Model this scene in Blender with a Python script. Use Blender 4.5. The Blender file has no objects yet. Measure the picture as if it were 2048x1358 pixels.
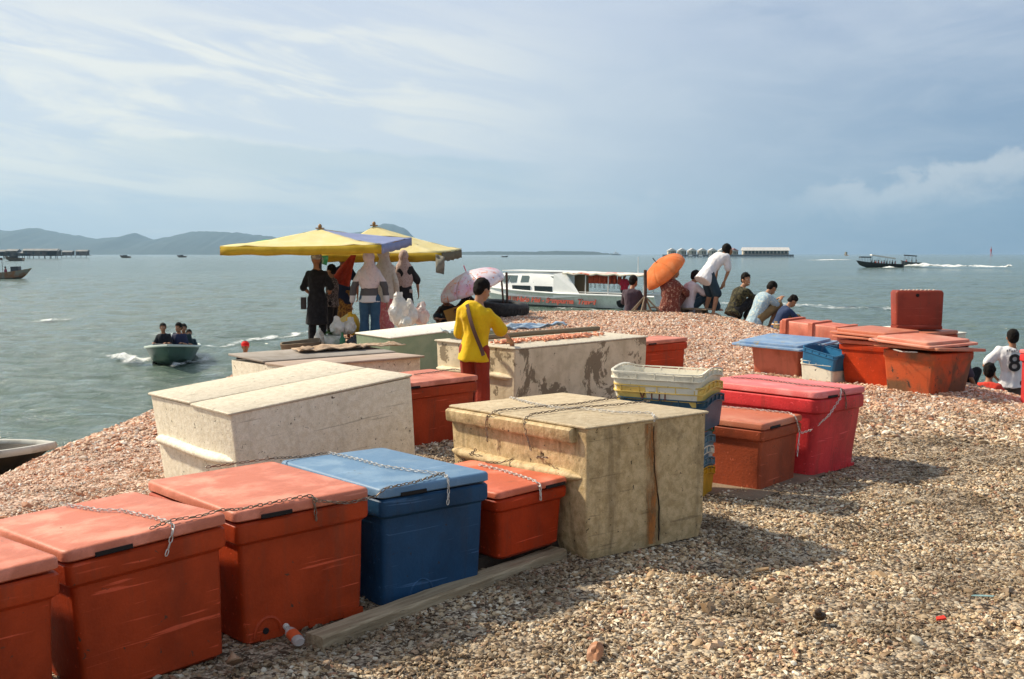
import bpy, bmesh, math, random
import numpy as np
from mathutils import Vector, Matrix, noise
random.seed(7); RNG = np.random.default_rng(7)
R = math.radians
sc = bpy.context.scene
col = sc.collection

# ------------------------------------------------------------------ camera
CAMZ = 1.6
cam = bpy.data.objects.new('camera', bpy.data.cameras.new('camera')); col.objects.link(cam)
cam.data.sensor_width = 36; cam.data.lens = 38
cam.location = (0, 0, CAMZ)
PITCH = math.atan(171 / (2048 * 38 / 36))
cam.rotation_euler = (R(90) - PITCH, 0, 0)
cam.data.clip_start = 0.1; cam.data.clip_end = 60000
sc.camera = cam
FPX = 2048 * 38 / 36

# ------------------------------------------------------------------ light
SUN_DIR = Vector((-0.90, 0.36, 0.88)).normalized()      # towards the sun
sun = bpy.data.objects.new('sun', bpy.data.lights.new('sun', 'SUN')); col.objects.link(sun)
sun.data.energy = 4.6; sun.data.angle = R(3.0); sun.data.color = (1.0, 0.885, 0.69)
sun.rotation_euler = SUN_DIR.to_track_quat('Z', 'Y').to_euler()
sc.view_settings.view_transform = 'Standard'; sc.view_settings.look = 'None'
sc.view_settings.exposure = 0.46; sc.view_settings.gamma = 1.0

world = bpy.data.worlds.new('World'); sc.world = world; world.use_nodes = True
class NT:
    """small wrapper for building node trees"""
    def __init__(s, t): s.t = t
    def n(s, typ, **k):
        nd = s.t.nodes.new(typ)
        for a, b in k.items():
            if a == 'ins':
                for i, v in b.items():
                    if hasattr(v, 'is_output'): s.t.links.new(v, nd.inputs[i])
                    else: nd.inputs[i].default_value = v
            else: setattr(nd, a, b)
        return nd
    def m(s, op, a, b=0.0, c=None, clamp=False):
        nd = s.n('ShaderNodeMath', operation=op, use_clamp=clamp, ins={0: a, 1: b})
        if c is not None:
            if hasattr(c, 'is_output'): s.t.links.new(c, nd.inputs[2])
            else: nd.inputs[2].default_value = c
        return nd.outputs[0]
    def ss(s, x, a, b):        # smoothstep mapping
        nd = s.n('ShaderNodeMapRange', interpolation_type='SMOOTHSTEP', ins={0: x, 1: a, 2: b, 3: 0.0, 4: 1.0}); return nd.outputs[0]
    def mix(s, f, a, b, mode='MIX'):
        nd = s.n('ShaderNodeMix', data_type='RGBA', blend_type=mode, clamp_factor=True)
        for i, v in ((0, f), (6, a), (7, b)):
            if hasattr(v, 'is_output'): s.t.links.new(v, nd.inputs[i])
            else: nd.inputs[i].default_value = v if i == 0 else ((*v, 1) if len(v) == 3 else v)
        return nd.outputs[2]
    def noise(s, vec, scale, detail=4, rough=0.55, dist=0.0):
        return s.n('ShaderNodeTexNoise', ins={'Vector': vec, 'Scale': scale, 'Detail': detail, 'Roughness': rough, 'Distortion': dist}).outputs[0]
    def xyz(s, x, y, z=0.0): return s.n('ShaderNodeCombineXYZ', ins={0: x, 1: y, 2: z}).outputs[0]

def srgb(r, g, b):
    f = lambda c: (c / 255 / 12.92) if c / 255 <= 0.04045 else ((c / 255 + 0.055) / 1.055) ** 2.4
    return (f(r), f(g), f(b))

def build_world():
    world.node_tree.nodes.clear(); w = NT(world.node_tree)
    out = w.n('ShaderNodeOutputWorld'); bg = w.n('ShaderNodeBackground')
    sky = w.n('ShaderNodeTexSky', sky_type='NISHITA', sun_disc=False)
    sky.sun_elevation = math.asin(SUN_DIR.z); sky.sun_rotation = math.atan2(SUN_DIR.x, SUN_DIR.y)
    sky.air_density = 1.2; sky.dust_density = 2.5; sky.ozone_density = 2.0
    tc = w.n('ShaderNodeTexCoord').outputs['Generated']
    sp = w.n('ShaderNodeSeparateXYZ', ins={0: tc})
    X, Y, Z = sp.outputs
    az = w.m('ARCTAN2', X, Y); el = w.m('ARCSINE', Z)
    ela = w.m('MAXIMUM', el, 0.0)
    # broad sky tone: warm white haze towards the sun on the left, slate blue on the right
    lr = w.ss(az, -0.12, 0.50)
    c_low = w.mix(lr, srgb(202, 214, 220), srgb(120, 149, 174))
    c_mid = w.mix(lr, srgb(212, 221, 230), srgb(126, 153, 184))
    c_top = w.mix(lr, srgb(204, 213, 228), srgb(170, 184, 208))
    t1 = w.ss(ela, 0.0, 0.10); t2 = w.ss(ela, 0.10, 0.26)
    base = w.mix(t2, w.mix(t1, c_low, c_mid), c_top)
    # long streaks, tilted down to the right
    u = w.m('ADD', w.m('MULTIPLY', az, 1.0), w.m('MULTIPLY', el, 0.3))
    v = w.m('ADD', w.m('MULTIPLY', el, 1.0), w.m('MULTIPLY', az, 0.15))
    st = w.noise(w.xyz(w.m('MULTIPLY', u, 3.4), w.m('MULTIPLY', v, 19.0), 6.1), 1.6, 9, 0.60, 0.9)
    leftm = w.m('SUBTRACT', 1.0, w.ss(az, -0.16, 0.12))
    m1 = w.m('MULTIPLY', w.ss(st, 0.38, 0.62), leftm)
    m1 = w.m('MULTIPLY', m1, w.ss(ela, 0.015, 0.06)); m1 = w.m('MULTIPLY', m1, w.m('SUBTRACT', 1.0, w.ss(ela, 0.17, 0.25)))
    base = w.mix(w.m('MULTIPLY', m1, 0.9), base, srgb(244, 243, 233))
    # thin flat bands near the left horizon
    st2 = w.noise(w.xyz(w.m('MULTIPLY', az, 3.0), w.m('MULTIPLY', el, 42.0), 9.1), 1.3, 6, 0.6, 0.4)
    m2 = w.m('MULTIPLY', w.ss(st2, 0.47, 0.66), w.m('SUBTRACT', 1.0, w.ss(az, -0.15, 0.2)))
    m2 = w.m('MULTIPLY', m2, w.m('MULTIPLY', w.ss(ela, 0.01, 0.03), w.m('SUBTRACT', 1.0, w.ss(ela, 0.075, 0.11))))
    base = w.mix(w.m('MULTIPLY', m2, 0.7), base, srgb(238, 238, 230))
    # the long darker cloud shelf across the left middle
    wob = w.noise(w.xyz(w.m('MULTIPLY', az, 9.0), 0.0, 2.0), 1.5, 5, 0.6)
    sh_top = w.m('ADD', w.m('MULTIPLY', az, -0.055), w.m('ADD', 0.073, w.m('MULTIPLY', wob, 0.022)))
    m3 = w.m('MULTIPLY', w.m('SUBTRACT', 1.0, w.ss(w.m('SUBTRACT', el, sh_top), -0.002, 0.004)), w.ss(w.m('SUBTRACT', el, sh_top), -0.05, -0.012))
    m3 = w.m('MULTIPLY', m3, w.m('MULTIPLY', w.ss(az, -0.45, -0.2), w.m('SUBTRACT', 1.0, w.ss(az, -0.02, 0.06))))
    base = w.mix(w.m('MULTIPLY', m3, 0.6), base, srgb(178, 200, 214))
    # soft veils high on the right
    st3 = w.noise(w.xyz(w.m('MULTIPLY', az, 2.4), w.m('SUBTRACT', w.m('MULTIPLY', el, 9.0), w.m('MULTIPLY', az, 2.0)), 5.0), 1.3, 7, 0.55, 0.8)
    m4 = w.m('MULTIPLY', w.ss(st3, 0.45, 0.72), w.ss(az, -0.1, 0.12)); m4 = w.m('MULTIPLY', m4, w.ss(ela, 0.10, 0.2))
    base = w.mix(w.m('MULTIPLY', m4, 0.6), base, srgb(203, 213, 224))
    m4b = w.m('MULTIPLY', w.m('SUBTRACT', 1.0, w.ss(st3, 0.32, 0.47)), w.m('MULTIPLY', w.ss(az, 0.1, 0.3), w.ss(ela, 0.14, 0.2)))
    base = w.mix(w.m('MULTIPLY', m4b, 0.5), base, srgb(122, 150, 184))
    # low bank of cumulus on the right: lumpy top, flat soft base
    q = w.noise(w.xyz(w.m('MULTIPLY', az, 15.0), w.m('MULTIPLY', el, 19.0), 1.7), 1.6, 8, 0.6, 0.25)
    top = w.m('ADD', 0.058, w.m('MULTIPLY', w.ss(az, 0.22, 0.44), 0.030))
    h = w.m('SUBTRACT', w.m('ADD', top, w.m('MULTIPLY', w.m('SUBTRACT', q, 0.5), 0.07)), el)
    m5 = w.m('MULTIPLY', w.ss(h, 0.0, 0.012), w.m('SUBTRACT', 1.0, w.ss(h, 0.016, 0.045)))
    m5 = w.m('MULTIPLY', m5, w.m('ADD', w.m('MULTIPLY', w.ss(az, 0.22, 0.30), 0.9), w.m('MULTIPLY', w.m('MULTIPLY', w.ss(az, 0.03, 0.07), w.m('SUBTRACT', 1.0, w.ss(az, 0.12, 0.15))), 0.55), clamp=True))
    base = w.mix(w.m('MULTIPLY', m5, 0.9), base, srgb(206, 212, 217))
    # fine structure everywhere
    fi = w.noise(w.xyz(w.m('MULTIPLY', az, 5.0), w.m('MULTIPLY', el, 16.0), 7.0), 2.0, 8, 0.6, 0.5)
    base = w.mix(w.m('MULTIPLY', w.ss(fi, 0.35, 0.75), 0.22), base, srgb(222, 228, 232))
    # below the horizon: dull sea tone
    base = w.mix(w.ss(el, -0.03, -0.002), srgb(110, 130, 130), base)
    # keep the picture's exposure: the painted cloud radiance is divided by the background strength
    # unseen sky behind the camera and overhead, dimmed on purpose to deepen contrast
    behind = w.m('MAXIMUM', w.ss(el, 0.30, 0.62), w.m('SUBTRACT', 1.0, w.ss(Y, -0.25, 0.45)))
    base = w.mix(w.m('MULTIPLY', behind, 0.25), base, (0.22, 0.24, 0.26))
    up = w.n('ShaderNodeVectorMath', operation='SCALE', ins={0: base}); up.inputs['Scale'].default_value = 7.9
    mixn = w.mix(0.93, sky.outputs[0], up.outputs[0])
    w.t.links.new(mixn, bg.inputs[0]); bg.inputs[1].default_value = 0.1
    w.t.links.new(bg.outputs[0], out.inputs[0])
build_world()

# ------------------------------------------------------------------ materials
MATS = {}
def mat(name, c, rough=0.6, c2=None, sc2=3.0, lo=0.4, hi=0.65, bump=0.0, bsc=40.0, streak=None, spots=None, grain=0.0, scr=None, wamt=1.0,
        spec=0.5, metal=0.0, sheen=0.0, alpha=1.0, trans=0.0, stretch=(1, 1, 1), subsurf=0.0, wipe=None):
    """procedural surface: base colour c with patches of c2, vertical streaks, spots and fine grain"""
    if name in MATS: return MATS[name]
    m = bpy.data.materials.new(name); m.use_nodes = True; MATS[name] = m
    t = NT(m.node_tree); bs = m.node_tree.nodes['Principled BSDF']
    co = t.n('ShaderNodeTexCoord').outputs['Object']
    co = t.n('ShaderNodeMapping', ins={0: co, 3: stretch}).outputs[0]
    rgb = t.mix(0.0, c, c)
    if c2: rgb = t.mix(t.ss(t.noise(co, sc2, 8, 0.6, 0.3), lo, hi), rgb, c2)
    if wipe:                      # (colour, scale, lo, hi): large worn areas, sharper edge
        rgb = t.mix(t.m('MULTIPLY', t.ss(t.noise(co, wipe[1], 10, 0.7, 0.5), wipe[2], wipe[3]), wamt), rgb, wipe[0])
    if scr:                       # (colour, amount): long thin scuffs in two directions
        for rz, ry in ((0.5, 0.2), (-0.9, 1.2)):
            mp = t.n('ShaderNodeMapping', ins={0: co, 2: (0.3, ry, rz), 3: (2.0, 46, 46)}).outputs[0]
            rgb = t.mix(t.m('MULTIPLY', t.ss(t.noise(mp, 1.0, 3, 0.5, 0.5), 0.66, 0.72), scr[1]), rgb, scr[0])
    if streak:                    # (colour, amount)
        mp = t.n('ShaderNodeMapping', ins={0: co, 3: (9, 9, 0.7)}).outputs[0]
        rgb = t.mix(t.m('MULTIPLY', t.ss(t.noise(mp, 1.4, 6, 0.6), 0.5, 0.72), streak[1]), rgb, streak[0])
    if spots:                     # (colour, scale, threshold)
        rgb = t.mix(t.ss(t.noise(co, spots[1], 3, 0.6, 0.8), spots[2], spots[2] + 0.05), rgb, spots[0])
    if grain:
        g = t.noise(co, 160.0, 2, 0.7)
        hs = t.n('ShaderNodeHueSaturation', ins={'Value': t.m('ADD', 1.0 - grain * 0.5, t.m('MULTIPLY', g, grain)), 'Color': rgb}); rgb = hs.outputs[0]
    m.node_tree.links.new(rgb, bs.inputs['Base Color'])
    rr = t.m('ADD', rough - 0.08, t.m('MULTIPLY', t.noise(co, 7.0, 5, 0.6), 0.16)); m.node_tree.links.new(rr, bs.inputs['Roughness'])
    bs.inputs['Specular IOR Level'].default_value = spec; bs.inputs['Metallic'].default_value = metal
    bs.inputs['Sheen Weight'].default_value = sheen
    bs.inputs['Alpha'].default_value = alpha; bs.inputs['Transmission Weight'].default_value = trans
    if subsurf: bs.inputs['Subsurface Weight'].default_value = subsurf; bs.inputs['Subsurface Scale'].default_value = 0.02
    if bump:
        b = t.n('ShaderNodeBump', ins={'Height': t.noise(co, bsc, 6, 0.6), 'Strength': bump, 'Distance': 0.02})
        m.node_tree.links.new(b.outputs[0], bs.inputs['Normal'])
    return m

def cloth(name, c, c2=None, sc2=18.0, lo=0.5, hi=0.56, trans=0.0):
    m = mat(name, c, 0.85, c2=c2, sc2=sc2, lo=lo, hi=hi, bump=0.35, bsc=30, spec=0.15, sheen=0.1)
    if trans and not m.get('tl'):
        m['tl'] = 1; nt = m.node_tree; bs = nt.nodes['Principled BSDF']; out = nt.nodes['Material Output']
        tl = nt.nodes.new('ShaderNodeBsdfTranslucent'); mx = nt.nodes.new('ShaderNodeMixShader'); mx.inputs[0].default_value = trans
        lk = bs.inputs['Base Color'].links[0].from_socket
        nt.links.new(lk, tl.inputs[0]); nt.links.new(bs.outputs[0], mx.inputs[1]); nt.links.new(tl.outputs[0], mx.inputs[2]); nt.links.new(mx.outputs[0], out.inputs[0])
    return m

# ------------------------------------------------------------------ mesh helpers
def tag(o, label=None, cat=None, group=None, kind=None):
    if label: o['label'] = label
    if cat: o['category'] = cat
    if group: o['group'] = group
    if kind: o['kind'] = kind
    return o
def empty(name, loc=(0, 0, 0), rz=0.0, mw=None):
    o = bpy.data.objects.new(name, None); col.objects.link(o); o.empty_display_size = 0.2
    if mw is not None: o.matrix_world = mw
    else: o.location = loc; o.rotation_euler = (0, 0, rz)
    return o
def copy_tree(o, parent=None):
    c = o.copy(); col.objects.link(c); c.parent = parent
    for ch in [x for x in bpy.data.objects if x.parent == o]: copy_tree(ch, c)
    return c

def link_mesh(name, me, m=None, parent=None, smooth=40):
    if m is not None:
        me.materials.clear()
        for mm in (m if isinstance(m, (list, tuple)) else [m]): me.materials.append(mm)
    if smooth is not None:
        me.shade_smooth()
        if smooth < 180: me.set_sharp_from_angle(angle=R(smooth))
    o = bpy.data.objects.new(name, me); col.objects.link(o)
    if parent: o.parent = parent
    return o

class MB:
    def __init__(s): s.v = []; s.f = []; s.mi = []; s.cur = 0
    def add(s, vs, fs):
        b = len(s.v); s.v += [Vector(x) for x in vs]; s.f += [[b + i for i in f] for f in fs]; s.mi += [s.cur] * len(fs); return s
    def box(s, c, d, rz=0.0, M=None):
        x, y, z = d[0] / 2, d[1] / 2, d[2] / 2
        vs = [Vector((i * x, j * y, k * z)) for k in (-1, 1) for j in (-1, 1) for i in (-1, 1)]
        Rm = (M.to_3x3() if M else Matrix.Rotation(rz, 3, 'Z')); c = Vector(c)
        return s.add([c + Rm @ v for v in vs], [(0, 2, 3, 1), (4, 5, 7, 6), (0, 1, 5, 4), (2, 6, 7, 3), (0, 4, 6, 2), (1, 3, 7, 5)])
    def loft(s, rings, cap=True, closed=True):
        n = len(rings[0]); vs = [p for r in rings for p in r]; fs = []
        for i in range(len(rings) - 1):
            for j in range(n if closed else n - 1):
                a, b = i * n + j, i * n + (j + 1) % n
                fs.append((a, b, b + n, a + n))
        if cap: fs.append(tuple(range(n - 1, -1, -1))); fs.append(tuple((len(rings) - 1) * n + j for j in range(n)))
        return s.add(vs, fs)
    def tube(s, pts, r, seg=8, cap=True):
        pts = [Vector(p) for p in pts]; rs = r if isinstance(r, (list, tuple)) else [r] * len(pts); rings = []; up = None
        for i, p in enumerate(pts):
            d = (pts[min(i + 1, len(pts) - 1)] - pts[max(i - 1, 0)]); d = d.normalized() if d.length > 1e-9 else Vector((0, 0, 1))
            if up is None: up = Vector((0, 0, 1)) if abs(d.z) < 0.9 else Vector((1, 0, 0))
            a = d.cross(up).normalized(); b = a.cross(d).normalized(); up = b
            rings.append([p + (a * math.cos(t) + b * math.sin(t)) * rs[i] for t in [2 * math.pi * k / seg for k in range(seg)]])
        return s.loft(rings, cap)
    def cap(s, p0, r0, p1, r1, seg=10, fl=1.0, side=None):
        """closed tapered capsule; fl flattens across 'side'"""
        p0 = Vector(p0); p1 = Vector(p1); d = (p1 - p0); L = d.length; d = d / L if L > 1e-9 else Vector((0, 0, 1))
        sd = Vector(side) if side is not None else (Vector((1, 0, 0)) if abs(d.x) < 0.9 else Vector((0, 1, 0)))
        b = d.cross(sd).normalized(); a = b.cross(d).normalized(); rings = []
        for k in range(4):
            t = math.pi / 2 * (k + 0.35) / 4.35; rr = r0 * math.sin(t); rings.append((p0 - d * r0 * math.cos(t), rr))
        rings.append((p0, r0)); rings.append((p1, r1))
        for k in range(3, -1, -1):
            t = math.pi / 2 * (k + 0.35) / 4.35; rings.append((p1 + d * r1 * math.cos(t), r1 * math.sin(t)))
        return s.loft([[p + (a * math.cos(t) + b * math.sin(t) * fl) * rr for t in [2 * math.pi * k / seg for k in range(seg)]] for p, rr in rings])
    def ell(s, c, r, M=None, nu=12, nv=8):
        c = Vector(c); M = M.to_3x3() if M else Matrix.Identity(3); rings = []
        for i in range(nv):
            t = math.pi * (i + 0.3) / (nv - 0.4); rings.append([c + M @ Vector((r[0] * math.sin(t) * math.cos(p), r[1] * math.sin(t) * math.sin(p), -r[2] * math.cos(t))) for p in [2 * math.pi * k / nu for k in range(nu)]])
        return s.loft(rings)
    def mesh(s, name='m', recalc=True):
        me = bpy.data.meshes.new(name); me.from_pydata([tuple(v) for v in s.v], [], s.f); me.update()
        if len(set(s.mi)) > 1: me.polygons.foreach_set('material_index', s.mi)
        if recalc:
            b = bmesh.new(); b.from_mesh(me); bmesh.ops.recalc_face_normals(b, faces=b.faces); b.to_mesh(me); b.free()
        return me
    def build(s, name, m=None, parent=None, smooth=40, recalc=True): return link_mesh(name, s.mesh(name, recalc), m, parent, smooth)

def fuse(mb, voxel, smooth=3, disp=0.0, dsc=8.0, seed=0.0):
    """weld overlapping closed volumes into ONE continuous skin"""
    me = mb.mesh('tmp', recalc=True) if isinstance(mb, MB) else mb
    o = bpy.data.objects.new('tmp', me); col.objects.link(o)
    r = o.modifiers.new('r', 'REMESH'); r.mode = 'VOXEL'; r.voxel_size = voxel; r.use_smooth_shade = True
    s = o.modifiers.new('s', 'SMOOTH'); s.factor = 0.5; s.iterations = smooth
    dg = bpy.context.evaluated_depsgraph_get(); dg.update()
    out = bpy.data.meshes.new_from_object(o.evaluated_get(dg)); bpy.data.objects.remove(o); bpy.data.meshes.remove(me)
    if disp:
        n = [v.normal.copy() for v in out.vertices]
        for v, nn in zip(out.vertices, n):
            q = Vector((v.co.x * dsc, v.co.y * dsc, v.co.z * dsc * 0.45 + seed))
            v.co += nn * disp * (noise.noise(q) * 1.6 + noise.noise(q * 2.3) * 0.7)
    return out

def rrect(w, d, r, z, n=4, cx=0, cy=0):
    r = min(r, w / 2 - 1e-4, d / 2 - 1e-4); out = []
    for (sx, sy, a0) in ((1, -1, -90), (1, 1, 0), (-1, 1, 90), (-1, -1, 180)):
        for k in range(n + 1):
            a = R(a0 + 90 * k / n); out.append(Vector((cx + sx * (w / 2 - r) + r * math.cos(a), cy + sy * (d / 2 - r) + r * math.sin(a), z)))
    return out

def pxray(px, py):
    """world direction through a photograph pixel (full-size pixels)"""
    x = (px - 1024) / FPX; y = -(py - 679) / FPX
    return Vector((x, math.cos(PITCH) + y * math.sin(PITCH), -math.sin(PITCH) + y * math.cos(PITCH)))
def at(px, py, Y):
    d = pxray(px, py); k = Y / d.y; return Vector((d.x * k, Y, CAMZ + d.z * k))

# ------------------------------------------------------------------ terrain
WATER = -1.4
def sp(u, b): 
    u = u / b
    return b * (math.log1p(math.exp(u)) if u < 30 else u)
def sstep(a, b, x):
    t = min(1, max(0, (x - a) / (b - a))); return t * t * (3 - 2 * t)
def ground_z(x, y):
    z = -0.62 * sp(-x - 3.91, 0.257) if y > 0 else -0.62 * sp(-x - 3.91, 0.257)
    xr = 6.15 - max(0, y - 13) * 0.22
    z -= 0.48 * sp(x - xr, 0.35)
    z += 0.44 * sstep(13, 22, y) * sstep(-3.2, 0.6, x)
    z -= 0.52 * sp(y - 23.4, 0.5)
    z += 0.05 * noise.noise(Vector((x * 0.45, y * 0.45, 1.0))) * sstep(0, 3, abs(x) + y * 0.3)
    return z
def ground_mat():
    m = bpy.data.materials.new('crushed_shell_ground'); m.use_nodes = True; t = NT(m.node_tree); bs = m.node_tree.nodes['Principled BSDF']
    pos = t.n('ShaderNodeNewGeometry').outputs['Position']; s = t.n('ShaderNodeSeparateXYZ', ins={0: pos})
    vo = t.n('ShaderNodeTexVoronoi', ins={'Vector': pos, 'Scale': 34.0, 'Randomness': 1.0})
    vo2 = t.n('ShaderNodeTexVoronoi', ins={'Vector': pos, 'Scale': 80.0})
    r = t.n('ShaderNodeSeparateColor', ins={0: vo.outputs['Color']}).outputs[0]
    r2 = t.n('ShaderNodeSeparateColor', ins={0: vo2.outputs['Color']}).outputs[1]
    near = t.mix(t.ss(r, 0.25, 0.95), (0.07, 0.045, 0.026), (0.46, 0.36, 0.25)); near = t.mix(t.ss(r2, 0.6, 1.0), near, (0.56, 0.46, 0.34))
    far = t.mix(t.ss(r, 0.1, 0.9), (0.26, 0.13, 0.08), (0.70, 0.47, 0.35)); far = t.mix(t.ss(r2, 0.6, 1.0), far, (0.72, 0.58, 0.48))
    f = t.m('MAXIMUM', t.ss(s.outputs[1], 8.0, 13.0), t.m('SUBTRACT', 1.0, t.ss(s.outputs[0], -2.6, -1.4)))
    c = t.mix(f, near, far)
    big = t.noise(pos, 1.1, 5, 0.6); c = t.mix(t.m('MULTIPLY', t.ss(big, 0.5, 0.65), 0.35), c, (0.09, 0.06, 0.04))
    wet = t.m('SUBTRACT', 1.0, t.ss(s.outputs[2], -1.35, -1.15)); c = t.mix(t.m('MULTIPLY', wet, 0.65), c, (0.06, 0.04, 0.025))
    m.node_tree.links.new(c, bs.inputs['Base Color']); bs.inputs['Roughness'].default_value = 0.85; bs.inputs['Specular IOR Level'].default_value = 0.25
    hgt = t.m('ADD', t.m('MULTIPLY', vo.outputs[0], -0.7), t.m('MULTIPLY', vo2.outputs[0], -0.3))
    b = t.n('ShaderNodeBump', ins={'Height': hgt, 'Strength': 0.9, 'Distance': 0.03}); m.node_tree.links.new(b.outputs[0], bs.inputs['Normal'])
    return m
def grid_mesh(name, xs, ys, zf):
    vs = [(x, y, zf(x, y)) for y in ys for x in xs]; nx = len(xs); fs = []
    for j in range(len(ys) - 1):
        for i in range(nx - 1): a = j * nx + i; fs.append((a, a + 1, a + nx + 1, a + nx))
    me = bpy.data.meshes.new(name); me.from_pydata(vs, [], fs); me.update(); return me
gx = [-14 + 0.12 * i for i in range(int(30 / 0.12))]; gy = [-8 + 0.12 * i for i in range(int(46 / 0.12))]
def gz_rough(x, y):
    p = Vector((x * 5, y * 5, 0)); return ground_z(x, y) + 0.016 * noise.noise(p) + 0.012 * noise.noise(p * 2.7)
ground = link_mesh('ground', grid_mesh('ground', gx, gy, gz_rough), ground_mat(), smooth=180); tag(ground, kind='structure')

# ------------------------------------------------------------------ loose shells
def shell_protos():
    c = bpy.data.collections.new('shell_kinds')
    def smat(nm, ramp):
        m = bpy.data.materials.new(nm); m.use_nodes = True; t = NT(m.node_tree); bs = m.node_tree.nodes['Principled BSDF']
        oi = t.n('ShaderNodeObjectInfo'); pos = t.n('ShaderNodeSeparateXYZ', ins={0: oi.outputs['Location']})
        def rp(cols):
            r = t.n('ShaderNodeValToRGB', ins={0: oi.outputs['Random']}); e = r.color_ramp.elements; r.color_ramp.interpolation = 'CONSTANT'
            while len(e) < len(cols): e.new(0.5)
            for k, (p, cc) in enumerate(cols): e[k].position = p; e[k].color = (*cc, 1)
            return r.outputs[0]
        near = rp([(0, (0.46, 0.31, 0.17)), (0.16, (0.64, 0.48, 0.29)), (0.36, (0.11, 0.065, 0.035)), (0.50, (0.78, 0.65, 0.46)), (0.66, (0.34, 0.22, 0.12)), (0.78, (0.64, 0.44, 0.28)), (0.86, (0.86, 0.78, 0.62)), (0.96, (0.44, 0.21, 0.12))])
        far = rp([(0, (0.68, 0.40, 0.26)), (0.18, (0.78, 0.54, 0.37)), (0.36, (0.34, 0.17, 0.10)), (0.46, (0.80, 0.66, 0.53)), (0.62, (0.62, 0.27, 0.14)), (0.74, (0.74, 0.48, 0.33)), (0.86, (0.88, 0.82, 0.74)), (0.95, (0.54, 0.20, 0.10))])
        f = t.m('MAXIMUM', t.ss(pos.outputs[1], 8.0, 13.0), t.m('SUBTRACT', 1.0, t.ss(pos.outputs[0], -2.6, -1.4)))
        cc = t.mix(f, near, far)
        pn = t.noise(oi.outputs['Location'], 0.9, 5, 0.65, 0.4); cc = t.mix(t.m('MULTIPLY', t.ss(pn, 0.42, 0.62), t.m('SUBTRACT', 0.78, t.m('MULTIPLY', f, 0.50))), cc, (0.11, 0.075, 0.042))
        co = t.n('ShaderNodeTexCoord').outputs['Object']
        cc = t.mix(t.m('MULTIPLY', t.ss(t.noise(co, 60, 4, 0.6), 0.4, 0.7), 0.35), cc, (0.16, 0.10, 0.06))
        m.node_tree.links.new(cc, bs.inputs['Base Color']); bs.inputs['Roughness'].default_value = 0.55; bs.inputs['Specular IOR Level'].default_value = 0.35
        return m
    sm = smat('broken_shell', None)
    for k in range(7):
        rnd = random.Random(k * 11 + 3); mb = MB(); n = 8
        if k < 5:     # curved flakes of broken shell
            L, W, Cv = 1.0, rnd.uniform(0.35, 0.85), rnd.uniform(0.10, 0.26); cuts = [rnd.uniform(0.55, 1.15) for _ in range(n)]
            top = []; 
            for rr, zz in ((0.0, Cv), (0.55, Cv * 0.75), (1.0, 0.0)):
                top.append([Vector((0.5 * L * rr * cuts[i] * math.cos(2 * math.pi * i / n), 0.5 * W * rr * cuts[i] * math.sin(2 * math.pi * i / n), zz + rnd.uniform(-.03, .03))) for i in range(n)])
            rings = [[p * 0.02 + Vector((0, 0, Cv)) for p in top[1]]] + top[1:] + [[p * 0.9 + Vector((0, 0, -0.06)) for p in top[2]]] + [[p * 0.5 + Vector((0, 0, Cv * 0.25)) for p in top[1]]]
            mb.loft(rings)
        elif k == 5: mb.ell((0, 0, 0.12), (0.42, 0.32, 0.2), nu=7, nv=5)
        else: mb.tube([(-0.6, 0, 0.05), (-0.1, 0.07, 0.1), (0.6, -0.05, 0.04)], [0.05, 0.08, 0.02], 5)
        for v in mb.v: v += Vector((rnd.uniform(-.04, .04), rnd.uniform(-.04, .04), rnd.uniform(-.03, .03)))
        me = mb.mesh('shell'); me.materials.append(sm); me.shade_smooth(); me.set_sharp_from_angle(angle=R(35))
        o = bpy.data.objects.new('shell', me); c.objects.link(o)
    return c
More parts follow.
